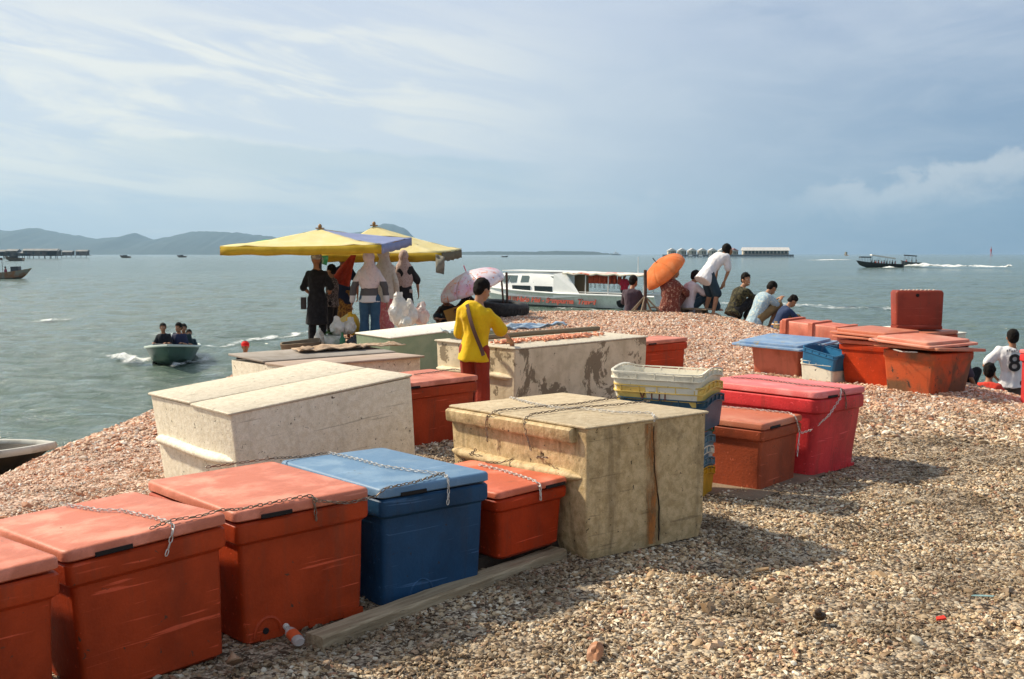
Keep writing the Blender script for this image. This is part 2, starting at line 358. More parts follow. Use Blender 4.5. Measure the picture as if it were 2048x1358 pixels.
def scatter(name, xs, ys, dens, smin, smax, seed, coll, label, keep=None):
    me = grid_mesh(name, xs, ys, gz_rough); o = link_mesh(name, me, None, smooth=None)
    tag(o, label, 'shell gravel', kind='stuff')
    at_ = me.attributes.new('dens', 'FLOAT', 'POINT')
    vals = [dens(v.co.x, v.co.y, v.co.z) for v in me.vertices]; at_.data.foreach_set('value', vals)
    g = bpy.data.node_groups.new(name, 'GeometryNodeTree'); g.interface.new_socket('Geometry', in_out='INPUT', socket_type='NodeSocketGeometry'); g.interface.new_socket('Geometry', in_out='OUTPUT', socket_type='NodeSocketGeometry')
    t = NT(g); gi = t.n('NodeGroupInput'); go = t.n('NodeGroupOutput')
    na = t.n('GeometryNodeInputNamedAttribute', data_type='FLOAT'); na.inputs[0].default_value = 'dens'
    dp = t.n('GeometryNodeDistributePointsOnFaces', distribute_method='RANDOM', ins={'Mesh': gi.outputs[0], 'Density': na.outputs[0]}); dp.inputs['Seed'].default_value = seed
    ci = t.n('GeometryNodeCollectionInfo'); ci.inputs[0].default_value = coll; ci.inputs['Separate Children'].default_value = True; ci.inputs['Reset Children'].default_value = True
    rot = t.n('FunctionNodeRandomValue', data_type='FLOAT_VECTOR'); rot.inputs[0].default_value = (-0.7, -0.7, 0); rot.inputs[1].default_value = (0.7, 0.7, 6.28)
    r2 = t.n('FunctionNodeRandomValue', data_type='FLOAT', ins={}); r2.inputs[2].default_value = 0.0; r2.inputs[3].default_value = 1.0; r2.inputs['Seed'].default_value = 5
    pw = t.m('POWER', r2.outputs[1], 2.2); scl = t.m('ADD', smin, t.m('MULTIPLY', pw, smax - smin))
    sv = t.xyz(scl, scl, scl)
    ip = t.n('GeometryNodeInstanceOnPoints', ins={'Points': dp.outputs[0], 'Instance': ci.outputs[0], 'Scale': sv}); ip.inputs['Pick Instance'].default_value = True
    re = t.n('FunctionNodeRotateEuler', ins={}) if False else None
    al = t.n('FunctionNodeEulerToRotation', ins={0: rot.outputs[0]}); rr = t.n('FunctionNodeRotateRotation', ins={0: dp.outputs['Rotation'], 1: al.outputs[0]})
    try: rr.rotation_space = 'LOCAL'
    except Exception: pass
    g.links.new(rr.outputs[0], ip.inputs['Rotation'])
    g.links.new(ip.outputs[0], go.inputs[0])
    md = o.modifiers.new('scatter', 'NODES'); md.node_group = g
    return o
SH = shell_protos()
def inview(x, y, mg=0.5):
    return y > 2.6 and abs(x) < 0.50 * y + mg
def d_near(x, y, z):
    return (5600.0 * (1 - 0.45 * sstep(5.5, 9, y)) if inview(x, y) and y < 9.1 and z > WATER - 0.1 else 0.0)
def d_far(x, y, z):
    return (1500.0 * (1 - 0.5 * sstep(12, 20, y)) if inview(x, y, 0.2) and y >= 8.9 and z > WATER - 0.08 and y < 25 else 0.0)
fr = lambda a, b, s: [a + s * i for i in range(int((b - a) / s) + 1)]
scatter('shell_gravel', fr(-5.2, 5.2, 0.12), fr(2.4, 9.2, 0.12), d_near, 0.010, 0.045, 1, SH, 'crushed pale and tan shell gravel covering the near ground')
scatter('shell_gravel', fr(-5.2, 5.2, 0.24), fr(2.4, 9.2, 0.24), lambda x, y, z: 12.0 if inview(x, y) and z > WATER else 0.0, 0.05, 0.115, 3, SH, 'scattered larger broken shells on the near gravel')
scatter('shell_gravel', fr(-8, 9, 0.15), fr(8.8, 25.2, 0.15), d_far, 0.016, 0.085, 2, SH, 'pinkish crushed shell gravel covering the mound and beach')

# ------------------------------------------------------------------ water
def water_mat():
    m = bpy.data.materials.new('sea_water'); m.use_nodes = True; t = NT(m.node_tree); bs = m.node_tree.nodes['Principled BSDF']
    pos = t.n('ShaderNodeNewGeometry').outputs['Position']
    mp = t.n('ShaderNodeMapping', ins={0: pos, 2: (0, 0, R(14)), 3: (0.55, 1.0, 1.0)}).outputs[0]
    n1 = t.noise(mp, 0.9, 8, 0.62, 0.6); n2 = t.noise(mp, 4.5, 5, 0.65, 0.4); n3 = t.noise(mp, 0.05, 6, 0.6)
    h = t.m('ADD', t.m('MULTIPLY', n1, 1.0), t.m('MULTIPLY', n2, 0.30))
    c = t.mix(t.ss(n3, 0.35, 0.7), (0.09, 0.138, 0.105), (0.14, 0.195, 0.155))
    m.node_tree.links.new(c, bs.inputs['Base Color'])
    bs.inputs['IOR'].default_value = 1.33; bs.inputs['Roughness'].default_value = 0.10
    b = t.n('ShaderNodeBump', ins={'Height': h, 'Strength': t.m('ADD', 0.35, t.m('MULTIPLY', n3, 1.1), clamp=True), 'Distance': 0.5}); m.node_tree.links.new(b.outputs[0], bs.inputs['Normal'])
    return m
WM = water_mat()
def wave(x, y):
    r = math.hypot(x, y); a = 0.12 * (1 - sstep(120, 260, r))
    if a <= 0: return WATER
    p = Vector((x * 0.28 + y * 0.07, y * 0.55, 4.0)); q = Vector((x * 0.9, y * 1.4 + x * 0.3, 8.0))
    s1 = 1 - abs(noise.noise(p)) * 2; s2 = 1 - abs(noise.noise(q)) * 2
    return WATER + a * (s1 * 0.9 + s2 * 0.4 - 0.8)
def build_water():
    ys = [3.0]; 
    while ys[-1] < 300: ys.append(ys[-1] + max(0.14, ys[-1] * 0.011))
    N = 300; verts = []; faces = []
    for y in ys:
        for i in range(N + 1):
            u = (i / N - 0.5) * 2; x = u * (y * 0.62 + 3.0); verts.append((x, y, wave(x, y)))
    for j in range(len(ys) - 1):
        for i in range(N): a = j * (N + 1) + i; faces.append((a, a + 1, a + N + 2, a + N + 1))
    me = bpy.data.meshes.new('sea'); me.from_pydata(verts, [], faces); me.update()
    o = link_mesh('sea', me, WM, smooth=180); tag(o, kind='structure')
    y1 = ys[-1]; xe = y1 * 0.62 + 3.0; F = 26000; z = WATER; b = MB()
    b.add([(-xe, y1, z), (xe, y1, z), (F, F, z), (-F, F, z)], [(0, 1, 2, 3)])
    x0 = ys[0] * 0.62 + 3.0
    b.add([(-F, F, z), (-F, -200, z), (-x0, -200, z), (-x0, ys[0], z), (-xe, y1, z)], [(0, 1, 2, 3, 4)])
    b.add([(F, F, z), (F, -200, z), (x0, -200, z), (x0, ys[0], z), (xe, y1, z)], [(4, 3, 2, 1, 0)])
    b.add([(-x0, -200, z), (x0, -200, z), (x0, ys[0], z), (-x0, ys[0], z)], [(0, 1, 2, 3)])
    o = b.build('open_sea', WM, smooth=None, recalc=False); tag(o, kind='structure')
build_water()

# ------------------------------------------------------------------ fish boxes
def box_matrix(P):
    X, Y, Z, yaw, tx, ty = P[:6]
    return Matrix.Translation((X, Y, Z)) @ Matrix.Rotation(R(ty), 4, 'Y') @ Matrix.Rotation(R(tx), 4, 'X') @ Matrix.Rotation(R(yaw), 4, 'Z')

def plastic(nm, side, c2=None, dirt=(0.10, 0.05, 0.03)):
    return mat(nm, side, 0.5, c2=c2 or tuple(x * 0.6 for x in side), sc2=3.5, lo=0.35, hi=0.75, streak=(dirt, 0.35), spots=(dirt, 26.0, 0.68), wipe=(dirt, 2.4, 0.58, 0.78), wamt=0.5, scr=(tuple(min(1, x * 1.8 + 0.05) for x in side), 0.6), bump=0.16, bsc=60, grain=0.3, spec=0.22)
def faded(nm, top, c2=None, dirt=(0.16, 0.09, 0.06)):
    return mat(nm, top, 0.48, c2=c2 or tuple(min(1, x * 1.45 + 0.07) for x in top), sc2=3.6, lo=0.46, hi=0.66, wipe=(dirt, 5.0, 0.56, 0.76), wamt=0.55, scr=(tuple(min(1, x * 1.4 + 0.12) for x in top), 0.5), spots=(dirt, 34.0, 0.70), bump=0.14, bsc=90, grain=0.3, spec=0.3)
ORANGE = plastic('orange_plastic', (0.46, 0.055, 0.012)); ORANGE_TOP = faded('sunbleached_orange_plastic', (0.54, 0.165, 0.095))
RED = plastic('red_orange_plastic', (0.50, 0.045, 0.008)); RED_TOP = faded('sunbleached_red_plastic', (0.56, 0.13, 0.065))
BLUE = plastic('blue_plastic', (0.016, 0.070, 0.160), dirt=(0.03, 0.04, 0.05)); BLUE_TOP = faded('sunbleached_blue_plastic', (0.12, 0.225, 0.36), (0.20, 0.31, 0.43), dirt=(0.12, 0.16, 0.20))
PINK = plastic('coral_pink_plastic', (0.74, 0.050, 0.055)); PINK_TOP = faded('coral_pink_lid_plastic', (0.76, 0.16, 0.15), (0.80, 0.26, 0.24))
BROWN = plastic('brown_orange_plastic', (0.42, 0.085, 0.035)); BROWN_TOP = faded('brown_orange_lid_plastic', (0.50, 0.15, 0.08), (0.56, 0.22, 0.13))
RUST = mat('grimy_orange_plastic', (0.52, 0.085, 0.018), 0.6, c2=(0.16, 0.075, 0.032), sc2=2.3, lo=0.40, hi=0.60, streak=((0.07, 0.035, 0.02), 0.55), spots=((0.05, 0.03, 0.02), 14, 0.62), bump=0.15, grain=0.2)
DARK = mat('dark_recess', (0.012, 0.009, 0.008), 0.9)
SHADE_SLOT = mat('deep_orange_recess', (0.10, 0.018, 0.006), 0.8)

def lid_rings(w, d, z0, z1, r, cx=0, cy=0, b=0.012):
    return [rrect(w - 2 * b, d - 2 * b, r, z0, 4, cx, cy), rrect(w, d, r, z0 + b * .6, 4, cx, cy), rrect(w, d, r, z1 - b, 4, cx, cy),
            rrect(w - b * .8, d - b * .8, r, z1 - b * .25, 4, cx, cy), rrect(w - 3 * b, d - 3 * b, r, z1, 4, cx, cy)]
def warp(mb, amp, f, seed):
    for v in mb.v: v += Vector(tuple(amp * noise.noise(v * f + Vector((seed, k * 7.0, 0))) for k in range(3)))

def cool_box(name, label, P, side, top, group=None, lid_h=0.05, collar=0.085, ov=0.024, taper=0.018, r=0.030, drain=-0.25, slot=-0.22, feet=True, lid_rot=(0, 0, 0), seed=0, lid=True, holes=True):
    w, d, h = P[6:9]; root = empty(name, mw=box_matrix(P)); tag(root, label, 'fish box', group)
    hb = h - lid_h; c0 = hb - collar; b = MB(); W, D = w - 2 * ov, d - 2 * ov
    N = 8; rings = [rrect(W - 2 * taper - .04, D - 2 * taper - .04, r, 0.0), rrect(W - 2 * taper, D - 2 * taper, r, 0.018)]
    for k in range(1, N + 1): t = k / N; rings.append(rrect(W - 2 * taper * (1 - t), D - 2 * taper * (1 - t), r, 0.018 + (c0 - 0.03) * t))
    rings += [rrect(w - 0.010, d - 0.010, r, c0 + 0.004), rrect(w - 0.004, d - 0.004, r, c0 + 0.02), rrect(w - 0.004, d - 0.004, r, hb - 0.012), rrect(w - 0.02, d - 0.02, r, hb - 0.003), rrect(w - 0.08, d - 0.08, r * .7, hb - 0.003)]
    b.loft(rings); warp(b, 0.007, 2.6, seed + 1.3)
    body = b.build('body', side, root, smooth=38)
    yf = -(D / 2 - taper)
    if drain is not None:
        g = MB(); xx = drain * w
        g.tube([(xx + 0.062 * math.cos(a), yf - 0.003 + 0.10 * taper, 0.035 + 0.075 * math.sin(a)) for a in [math.pi * k / 12 for k in range(13)]], 0.009, 6)
        g.build('drain_recess', side, root)
        if holes:
            g = MB(); g.tube([(xx - .01, yf - 0.006, 0.055), (xx - .01, yf + 0.02, 0.055)], 0.014, 10); g.build('drain_hole', DARK, root)
    if feet:
        for fx in (-0.30, 0.05, 0.32):
            g = MB(); g.box((fx * w + .03, yf + 0.006, 0.03), (0.10, 0.02, 0.03)); g.build('foot_recess', side, root, smooth=20)
    if lid:
        l = MB(); l.loft(lid_rings(w, d, hb + 0.002, h, r)); 
        e = Matrix.Translation((0, 0, hb)) @ Matrix.Rotation(R(lid_rot[2]), 4, 'Z') @ Matrix.Rotation(R(lid_rot[0]), 4, 'X') @ Matrix.Rotation(R(lid_rot[1]), 4, 'Y') @ Matrix.Translation((0, 0, -hb))
        for v in l.v: v.xyz = (e @ v)
        warp(l, 0.006, 2.2, seed + 5.7); ld = l.build('lid', top, root, smooth=50)
        if slot is not None:
            g = MB(); g.box((slot * w, -d / 2 - 0.001, hb + 0.013), (0.14, 0.012, 0.016)); g.build('latch_slot', DARK, ld, smooth=None)
    return root

BROWG = 'orange and blue fish boxes lined up in the front row'
O2 = (-1.598, 4.257, -0.03, 44.2, -0.1, -4.0, 0.643, 0.826, 0.58)
O1 = (-2.03, 3.66, -0.03, 46.0, -0.5, -3.0, 0.66, 0.80, 0.575)
O3 = (-1.148, 4.816, -0.02, 41.7, 0.0, -1.1, 0.652, 0.887, 0.585)
BL = (-0.642, 5.292, -0.016, 39.9, -0.4, -0.4, 0.625, 0.946, 0.569)
O4 = (-0.137, 5.671, 0.072, 43.2, 0.1, -1.8, 0.502, 0.763, 0.357)
cool_box('fish_box', 'orange fish box cut off by the lower left picture corner', O1, ORANGE, ORANGE_TOP, BROWG, lid_h=0.05, seed=1)
cool_box('fish_box', 'orange fish box with a chain across its pale lid, second from the lower left', O2, ORANGE, ORANGE_TOP, BROWG, seed=2, drain=None, feet=False)
cool_box('fish_box', 'orange fish box standing directly left of the blue one, lid askew', O3, ORANGE, ORANGE_TOP, BROWG, seed=3, drain=-0.28, lid_rot=(0, 0, -1.0))
cool_box('fish_box', 'large blue fish box with sun bleached lid in the front row', BL, BLUE, BLUE_TOP, BROWG, seed=4, drain=-0.12, holes=False)
cool_box('fish_box', 'small red orange fish box between the blue one and the dirty beige one', O4, RED, RED_TOP, BROWG, seed=5, drain=None, feet=False, lid_h=0.04, collar=0.06, slot=0.3)
F_ = (-0.884, 9.15, -0.06, 47, 1.0, 1.0, 1.05, 0.62, 0.62)
cool_box('fish_box', 'orange fish box beside the right end of the long white box', F_, ORANGE, ORANGE_TOP, None, seed=6, drain=None, feet=False)
G_ = (1.655, 13.05, -0.01, 41.7, 0.5, 0, 0.93, 0.47, 0.59)
cool_box('fish_box', 'orange fish box behind the right end of the peeling cream box', G_, RED, ORANGE_TOP, None, seed=7, drain=None, feet=False)
PK = (2.006, 8.158, -0.009, 46.0, -0.5, 1.4, 0.760, 1.007, 0.631); BR = (1.647, 7.683, -0.022, 49.8, 0, 0.6, 0.654, 0.762, 0.502)
BR = (1.60, 7.60, -0.022, 49.8, 0, 0.6, 0.60, 0.70, 0.492); PK = (2.05, 8.20, -0.009, 46.0, -0.5, 1.4, 0.760, 1.007, 0.631)
cool_box('fish_box', 'bright coral pink fish box, taller of the chained pair on the right', PK, PINK, PINK_TOP, None, seed=8, r=0.06, collar=0.10, lid_h=0.055, taper=0.03, drain=None)
cool_box('fish_box', 'low brown orange fish box in front of the coral pink one', BR, BROWN, BROWN_TOP, None, seed=9, taper=0.01, r=0.025, collar=0.075, drain=None, feet=False)

# group of tubs on the right
H_ = (3.69, 14.39, 0.0, 45, 3.5, -1.5, 0.70, 0.72, 0.445)
def lid_piece(parent, name, w, d, z, th, m, off=(0, 0), rot=(0, 0, 0), step=0.0, r=0.04, seed=0):
    """a loose moulded lid: broad flange with a raised field"""
    l = MB(); l.loft(lid_rings(w, d, 0, th, r, b=0.008)); 
    if step: l.loft(lid_rings(w - 2 * step, d - 2 * step, th - 0.004, th + 0.035, r, b=0.01))
    M = Matrix.Translation((off[0], off[1], z)) @ Matrix.Rotation(R(rot[2]), 4, 'Z') @ Matrix.Rotation(R(rot[0]), 4, 'X') @ Matrix.Rotation(R(rot[1]), 4, 'Y')
    for v in l.v: v.xyz = M @ v
    warp(l, 0.006, 2.0, seed); return l.build(name, m, parent, smooth=45)
h = cool_box('fish_box', 'salmon orange fish box under an oversized blue lid', H_, mat('salmon_plastic', (0.62, 0.17, 0.10), 0.55, c2=(0.45, 0.10, 0.05), sc2=3, streak=((0.3, 0.1, 0.05), .4), bump=.1, grain=.2), BLUE_TOP, None, seed=10, collar=0.03, ov=0.01, taper=0.025, lid=False, drain=None, feet=False)
lid_piece(h, 'lid', 0.98, 1.06, 0.400, 0.03, mat('chalky_blue_plastic', (0.13, 0.24, 0.42), 0.45, c2=(0.26, 0.36, 0.48), sc2=4, wipe=((0.30, 0.27, 0.18), 7, 0.56, 0.66), bump=.1, grain=.2), off=(0.02, 0.06), step=0.07, seed=2)
H2 = (4.42, 15.35, 0.02, 42, 3.5, 0, 0.62, 0.9, 0.40)
cool_box('fish_box', 'low box with dark blue lid carrying the strapped orange cooler', H2, BLUE, mat('chalky_blue_plastic', (0.1, 0.2, 0.4)), None, seed=11, drain=None, feet=False, lid_h=0.035)
def strapped_cooler(P):
    w, d, hh = P[6:9]; root = empty('cooler_box', mw=box_matrix(P)); tag(root, 'long salmon orange cooler with raised strap ribs lying on a blue lid', 'cooler box')
    m = mat('salmon_plastic', (0.62, 0.17, 0.10)); b = MB(); b.loft([rrect(w - .02, d - .02, .03, 0), rrect(w, d, .03, .01), rrect(w, d, .03, hh - .02), rrect(w - .03, d - .03, .03, hh)]); b.build('body', m, root)
    for y in (-0.05, 0.40):
        g = MB(); g.loft([[Vector((x * (w / 2 + .022), y * d + dy, z)) for x, z in ((-1, 0.02), (-1, hh + 0.012), (-.93, hh + 0.024), (.93, hh + 0.024), (1, hh + 0.012), (1, 0.02))] for dy in (-0.035, 0.035)]); g.build('strap_rib', m, root, smooth=30)
    g = MB(); g.loft([rrect(w + .03, 0.07, .02, hh - 0.03, cy=-d / 2 + 0.02), rrect(w + .03, 0.07, .02, hh + 0.012, cy=-d / 2 + 0.02)]); g.build('end_ridge', m, root)
strapped_cooler((4.36, 15.42, 0.425, 38, 4.0, 0, 0.42, 1.02, 0.20))
J_ = (4.53, 13.28, -0.02, 37, 1.0, -1.5, 0.62, 0.74, 0.575)
j = cool_box('fish_box', 'bright orange fish box with stacked lids, left of the grimy one', J_, RED, RED_TOP, None, seed=12, taper=0.03, collar=0.07, drain=None)
lid_piece(j, 'upper_lid', 0.74, 0.84, 0.585, 0.028, BROWN_TOP, off=(0.02, 0.03), rot=(1, 2, 3), seed=3)
lid_piece(j, 'upper_lid', 0.80, 0.86, 0.63, 0.028, BROWN_TOP, off=(0.05, 0.05), rot=(1.5, 1, -2), step=0.06, seed=4)
J2 = (5.25, 14.02, -0.04, 36, 1.5, 0, 0.80, 0.72, 0.66)
cool_box('fish_box', 'orange fish box at the back that carries the upright red case', J2, ORANGE, BROWN_TOP, None, seed=13, drain=None, feet=False)
K_ = (4.87, 12.63, -0.015, 39.5, 0.5, 2.0, 0.90, 0.66, 0.545)
k = cool_box('fish_box', 'grimy rust stained orange fish box with two warped lids on top', K_, RUST, BROWN_TOP, None, seed=14, taper=0.04, collar=0.10, ov=0.015, lid=False, drain=-0.3)
lid_piece(k, 'lid', 1.08, 0.84, 0.505, 0.035, mat('worn_orange_lid', (0.50, 0.13, 0.05), 0.55, c2=(0.42, 0.20, 0.12), sc2=3, wipe=((0.20, 0.08, 0.04), 6, .58, .7), bump=.1, grain=.2), off=(0.02, 0.0), rot=(-1.5, 2.5, 0), seed=5)
lid_piece(k, 'upper_lid', 1.02, 0.82, 0.575, 0.03, mat('pale_orange_lid', (0.62, 0.20, 0.12), 0.5, c2=(0.66, 0.30, 0.20), sc2=4, bump=.1, grain=.2), off=(-0.05, 0.05), rot=(1.5, -1.0, -2), step=0.07, seed=6)
def upright_case():
    root = empty('upright_case', (5.235, 13.97, 0.633), R(-5)); tag(root, 'dark red insulated case standing on edge on top of the boxes', 'case')
    m = plastic('dark_red_plastic', (0.30, 0.045, 0.022)); w, d, h = 0.58, 0.26, 0.50; b = MB()
    b.loft([rrect(w, d, .03, 0.055), rrect(w + .0, d, .03, 0.07), rrect(w + .03, d, .03, h - .03), rrect(w, d - .04, .03, h)]); warp(b, .006, 4, 1); b.build('body', m, root)
    b = MB(); b.loft([rrect(w - .03, d + .02, .02, 0), rrect(w, d + .03, .02, .01), rrect(w, d + .03, .02, .045), rrect(w - .03, d + .02, .02, .055)]); b.build('lid', m, root)
    b = MB(); b.tube([(-0.03, -d / 2 - .004, h - .06), (-0.03, -d / 2 + .02, h - .06)], 0.022, 12); b.build('drain_hole', DARK, root)
    b = MB(); 
    for q in range(9): b.ell((-0.2 + q * .05, random.uniform(-.03, .03), h + .002), (.02, .03, .012), nu=6, nv=4)
    b.build('crusted_edge', mat('pale_crust', (0.5, 0.4, 0.33), 0.9), root)
upright_case()

# ------------------------------------------------------------------ fibreglass boxes
def glassfibre(nm, c, c2, dirt, amount=0.55, st=0.5):
    m = mat(nm, c, 0.62, c2=c2, sc2=26.0, lo=0.34, hi=0.66, wamt=0.6, scr=(tuple(x * .7 for x in dirt), 0.4), wipe=(dirt, 5.0, 1.00 - amount, 1.32 - amount), streak=(tuple(x * .8 for x in dirt), st), spots=(tuple(x * 0.35 for x in dirt), 30.0, 0.66), bump=0.3, bsc=34, grain=0.7, spec=0.25)
    return m
WHITE_G = glassfibre('weathered_white_fibreglass', (0.86, 0.80, 0.66), (0.74, 0.67, 0.52), (0.30, 0.24, 0.15), 0.42, 0.2)
BEIGE_G = glassfibre('grimy_beige_fibreglass', (0.64, 0.48, 0.27), (0.46, 0.33, 0.165), (0.10, 0.068, 0.03), 0.54, 0.5)
BEIGE_T = glassfibre('sunbleached_beige_lid', (0.55, 0.45, 0.30), (0.44, 0.34, 0.21), (0.25, 0.19, 0.11), 0.42, 0.1)
WHITE_T = glassfibre('grey_white_lid', (0.66, 0.59, 0.47), (0.54, 0.47, 0.36), (0.36, 0.30, 0.22), 0.40, 0.1)
CREAM_G = mat('peeling_cream_paint', (0.72, 0.61, 0.43), 0.7, c2=(0.58, 0.48, 0.32), sc2=6, wipe=((0.24, 0.185, 0.115), 1.9, 0.555, 0.575), streak=((0.3, 0.22, 0.13), .25), spots=((.12, .08, .05), 24, .69), bump=.25, bsc=26, grain=.35)
GREEN_G = mat('pale_green_fibreglass', (0.20, 0.285, 0.185), 0.55, c2=(0.26, 0.33, 0.22), sc2=4, wipe=((0.52, 0.52, 0.42), 2.2, 0.60, 0.64), streak=((.12, .16, .09), .3), spots=((.12, .1, .06), 22, .70), bump=.15, grain=.3)
CHALK = glassfibre('chalk_white_lid', (0.80, 0.77, 0.68), (0.70, 0.66, 0.56), (0.45, 0.40, 0.30), 0.38, 0.05)

def glass_box(name, label, P, side, top, lids, rail=None, lip=False, taper=0.015, r=0.022, group=None, th=0.02, lid_ov=0.012, seed=0, lid_names=None):
    """moulded fibreglass tub; lids: list of (y0, y1, dz, tiltx) as fractions of the depth"""
    w, d, h = P[6:9]; root = empty(name, mw=box_matrix(P)); tag(root, label, 'fish box', group); hb = h - th - 0.004
    N = 7; b = MB(); b.loft([rrect(w - 2 * taper * (1 - k / N) - (0.03 if k == 0 else 0), d - 2 * taper * (1 - k / N) - (0.03 if k == 0 else 0), r, hb * k / N if k else 0, 4) for k in range(N + 1)] + [rrect(w - .06, d - .06, r, hb)])
    warp(b, 0.010, 2.1, seed); b.build('body', side, root, smooth=40)
    xl = -w / 2
    if rail is not None:
        g = MB(); n = 14; y0, y1 = -d / 2 + 0.05, d / 2 - 0.01; rings = []
        for kk in range(n + 1):
            t = kk / n; y = y0 + (y1 - y0) * t; e = min(1, t * 9 + .25, (1 - t) * 9 + .35)
            rings.append([Vector((xl + 0.012 - 0.050 * e * math.sin(a), y, rail * h + 0.034 * e * math.cos(a) + 0.006 * math.sin(t * 7 + seed))) for a in [math.pi * q / 8 for q in range(9)]] + [Vector((xl + 0.03, y, rail * h))])
        g.loft(rings); g.build('side_rail', side, root, smooth=60)
    if lip:
        g = MB(); g.loft([rrect(0.055, d - 0.10, 0.012, hb - 0.075, 3, xl - 0.006, 0.04), rrect(0.066, d - 0.09, 0.014, hb - 0.065, 3, xl - 0.008, 0.04), rrect(0.070, d - 0.09, 0.014, hb - 0.01, 3, xl - 0.008, 0.04), rrect(0.05, d - 0.10, 0.012, hb + 0.001, 3, xl - 0.004, 0.04)])
        warp(g, .006, 3, seed); g.build('top_lip', side, root, smooth=40)
    for i, (a, bb, dz, tl) in enumerate(lids):
        y0 = -d / 2 - lid_ov + (d + 2 * lid_ov) * a; y1 = -d / 2 - lid_ov + (d + 2 * lid_ov) * bb
        l = MB(); nx = 10; W = w + 2 * lid_ov
        l.loft([rrect(W - .012, y1 - y0 - .018, .012, hb + .003 + dz, 3, 0, (y0 + y1) / 2), rrect(W, y1 - y0 - .008, .014, hb + .008 + dz, 3, 0, (y0 + y1) / 2), rrect(W, y1 - y0 - .008, .014, hb + th - .004 + dz, 3, 0, (y0 + y1) / 2), rrect(W - .016, y1 - y0 - .022, .012, hb + th + dz, 3, 0, (y0 + y1) / 2)])
        M = Matrix.Translation((0, y1, hb)) @ Matrix.Rotation(R(tl), 4, 'X') @ Matrix.Translation((0, -y1, -hb))
        for v in l.v: v.xyz = M @ v
        warp(l, .007, 2.4, seed + i * 3.1); l.build('lid_panel' if len(lids) > 1 else 'lid', top[i] if isinstance(top, (list, tuple)) else top, root, smooth=40)
    return root
BE = (0.374, 6.240, 0.0, 36.4, -1.0, -1.2, 0.882, 1.273, 0.71)
WH = (-1.499, 7.263, -0.06, 39.8, 3.6, -4.6, 1.299, 1.220, 0.80)
bb = glass_box('fish_box', 'big grimy beige fibreglass box with chains crossed over its lid', BE, BEIGE_G, BEIGE_T, [(0, 1, 0, 0)], rail=0.60, lip=True, th=0.018, seed=1)
g = MB(); rng2 = random.Random(4)
xs0 = 0.03; pts = [(xs0 + 0.012 * math.sin(z * 9) + 0.05 * (0.7 - z) + rng2.uniform(-.004, .004), -BE[7] / 2 - 0.004 + 0.012 * (1 - z / .7), z) for z in [0.03 + 0.03 * i for i in range(22)]]
g.loft([[Vector((p[0] - .0016, p[1] + .006, p[2])), Vector((p[0] - .0016, p[1] - .003, p[2])), Vector((p[0] + .0016, p[1] - .003, p[2])), Vector((p[0] + .0016, p[1] + .006, p[2]))] for p in pts]); g.build('crack', mat('crack_dark', (0.03, 0.02, 0.01), 0.9), bb, smooth=None)
g = MB(); n = 24; g.add([(xs0 - 0.055 + (0.13 if s else -0.02) + 0.03 * (0.7 - z) + rng2.uniform(-.012, .012), -BE[7] / 2 - 0.0065 + 0.013 * (1 - z / .7), z) for z in [0.02 + 0.66 * i / n for i in range(n + 1)] for s in (0, 1)], [(2 * i, 2 * i + 1, 2 * i + 3, 2 * i + 2) for i in range(n)])
def rust_mat():
    m = bpy.data.materials.new('rust_stain'); m.use_nodes = True; t = NT(m.node_tree); bs = m.node_tree.nodes['Principled BSDF']; co = t.n('ShaderNodeTexCoord').outputs['Object']
    c = t.mix(t.ss(t.noise(co, 20, 6, .6), .4, .6), (0.44, 0.15, 0.025), (0.26, 0.11, 0.03)); m.node_tree.links.new(c, bs.inputs['Base Color']); bs.inputs['Roughness'].default_value = 0.8
    s = t.n('ShaderNodeSeparateXYZ', ins={0: co}); mp = t.n('ShaderNodeMapping', ins={0: co, 3: (26, 26, 3.0)}).outputs[0]
    cen = t.m('ABSOLUTE', t.m('SUBTRACT', s.outputs[0], t.m('ADD', 0.0, t.m('MULTIPLY', t.m('SUBTRACT', 0.7, s.outputs[2]), 0.03))))
    a = t.m('MULTIPLY', t.m('SUBTRACT', 1.0, t.ss(cen, 0.010, 0.065)), t.ss(t.noise(mp, 1.2, 5, .65), 0.33, 0.62)); m.node_tree.links.new(t.m('MULTIPLY', a, 0.85), bs.inputs['Alpha']); return m
g.build('rust_stain', rust_mat(), bb, smooth=None, recalc=False)
glass_box('fish_box', 'long white fibreglass box with two lid panels and a side rail', WH, WHITE_G, WHITE_T, [(0, 0.455, 0, 0), (0.455, 1, 0.004, 0)], rail=0.60, seed=2, r=0.015)
EE = (-1.832, 10.643, -0.12, 42, 0, 0, 1.5, 1.1, 0.715)
glass_box('fish_box', 'low white box behind the long white one, its grey boards lifted', EE, WHITE_G, [mat('reddish_grey_board', (0.42, 0.32, 0.26), .8, c2=(.36, .27, .2), sc2=6, bump=.2, grain=.3), mat('grey_board', (0.33, 0.29, 0.25), .8, c2=(.26, .22, .18), sc2=6, bump=.2, grain=.3)], [(-.04, 0.39, 0.0, 0), (0.40, 1.03, 0.035, 1.8)], seed=3, th=0.024)
GR = (-1.06, 14.12, -0.06, 45, 3.4, 0, 1.9, 0.70, 0.70)
glass_box('fish_box', 'pale green fibreglass box with chalk white lid by the market umbrellas', GR, GREEN_G, CHALK, [(0, 1, 0, 0)], seed=4)
CC = (0.34, 11.54, -0.03, 43.5, 0.6, 0, 2.0, 1.2, 0.74)
cb = glass_box('fish_box', 'cream box with peeling paint where prawns are laid out on its lid', CC, CREAM_G, WHITE_T, [(0, 0.62, 0, 0), (0.64, 1, 0.004, 0)], rail=0.60, seed=5)
QQ = (5.55, 15.05, -0.12, 44, 1, 1, 0.95, 1.15, 0.66)
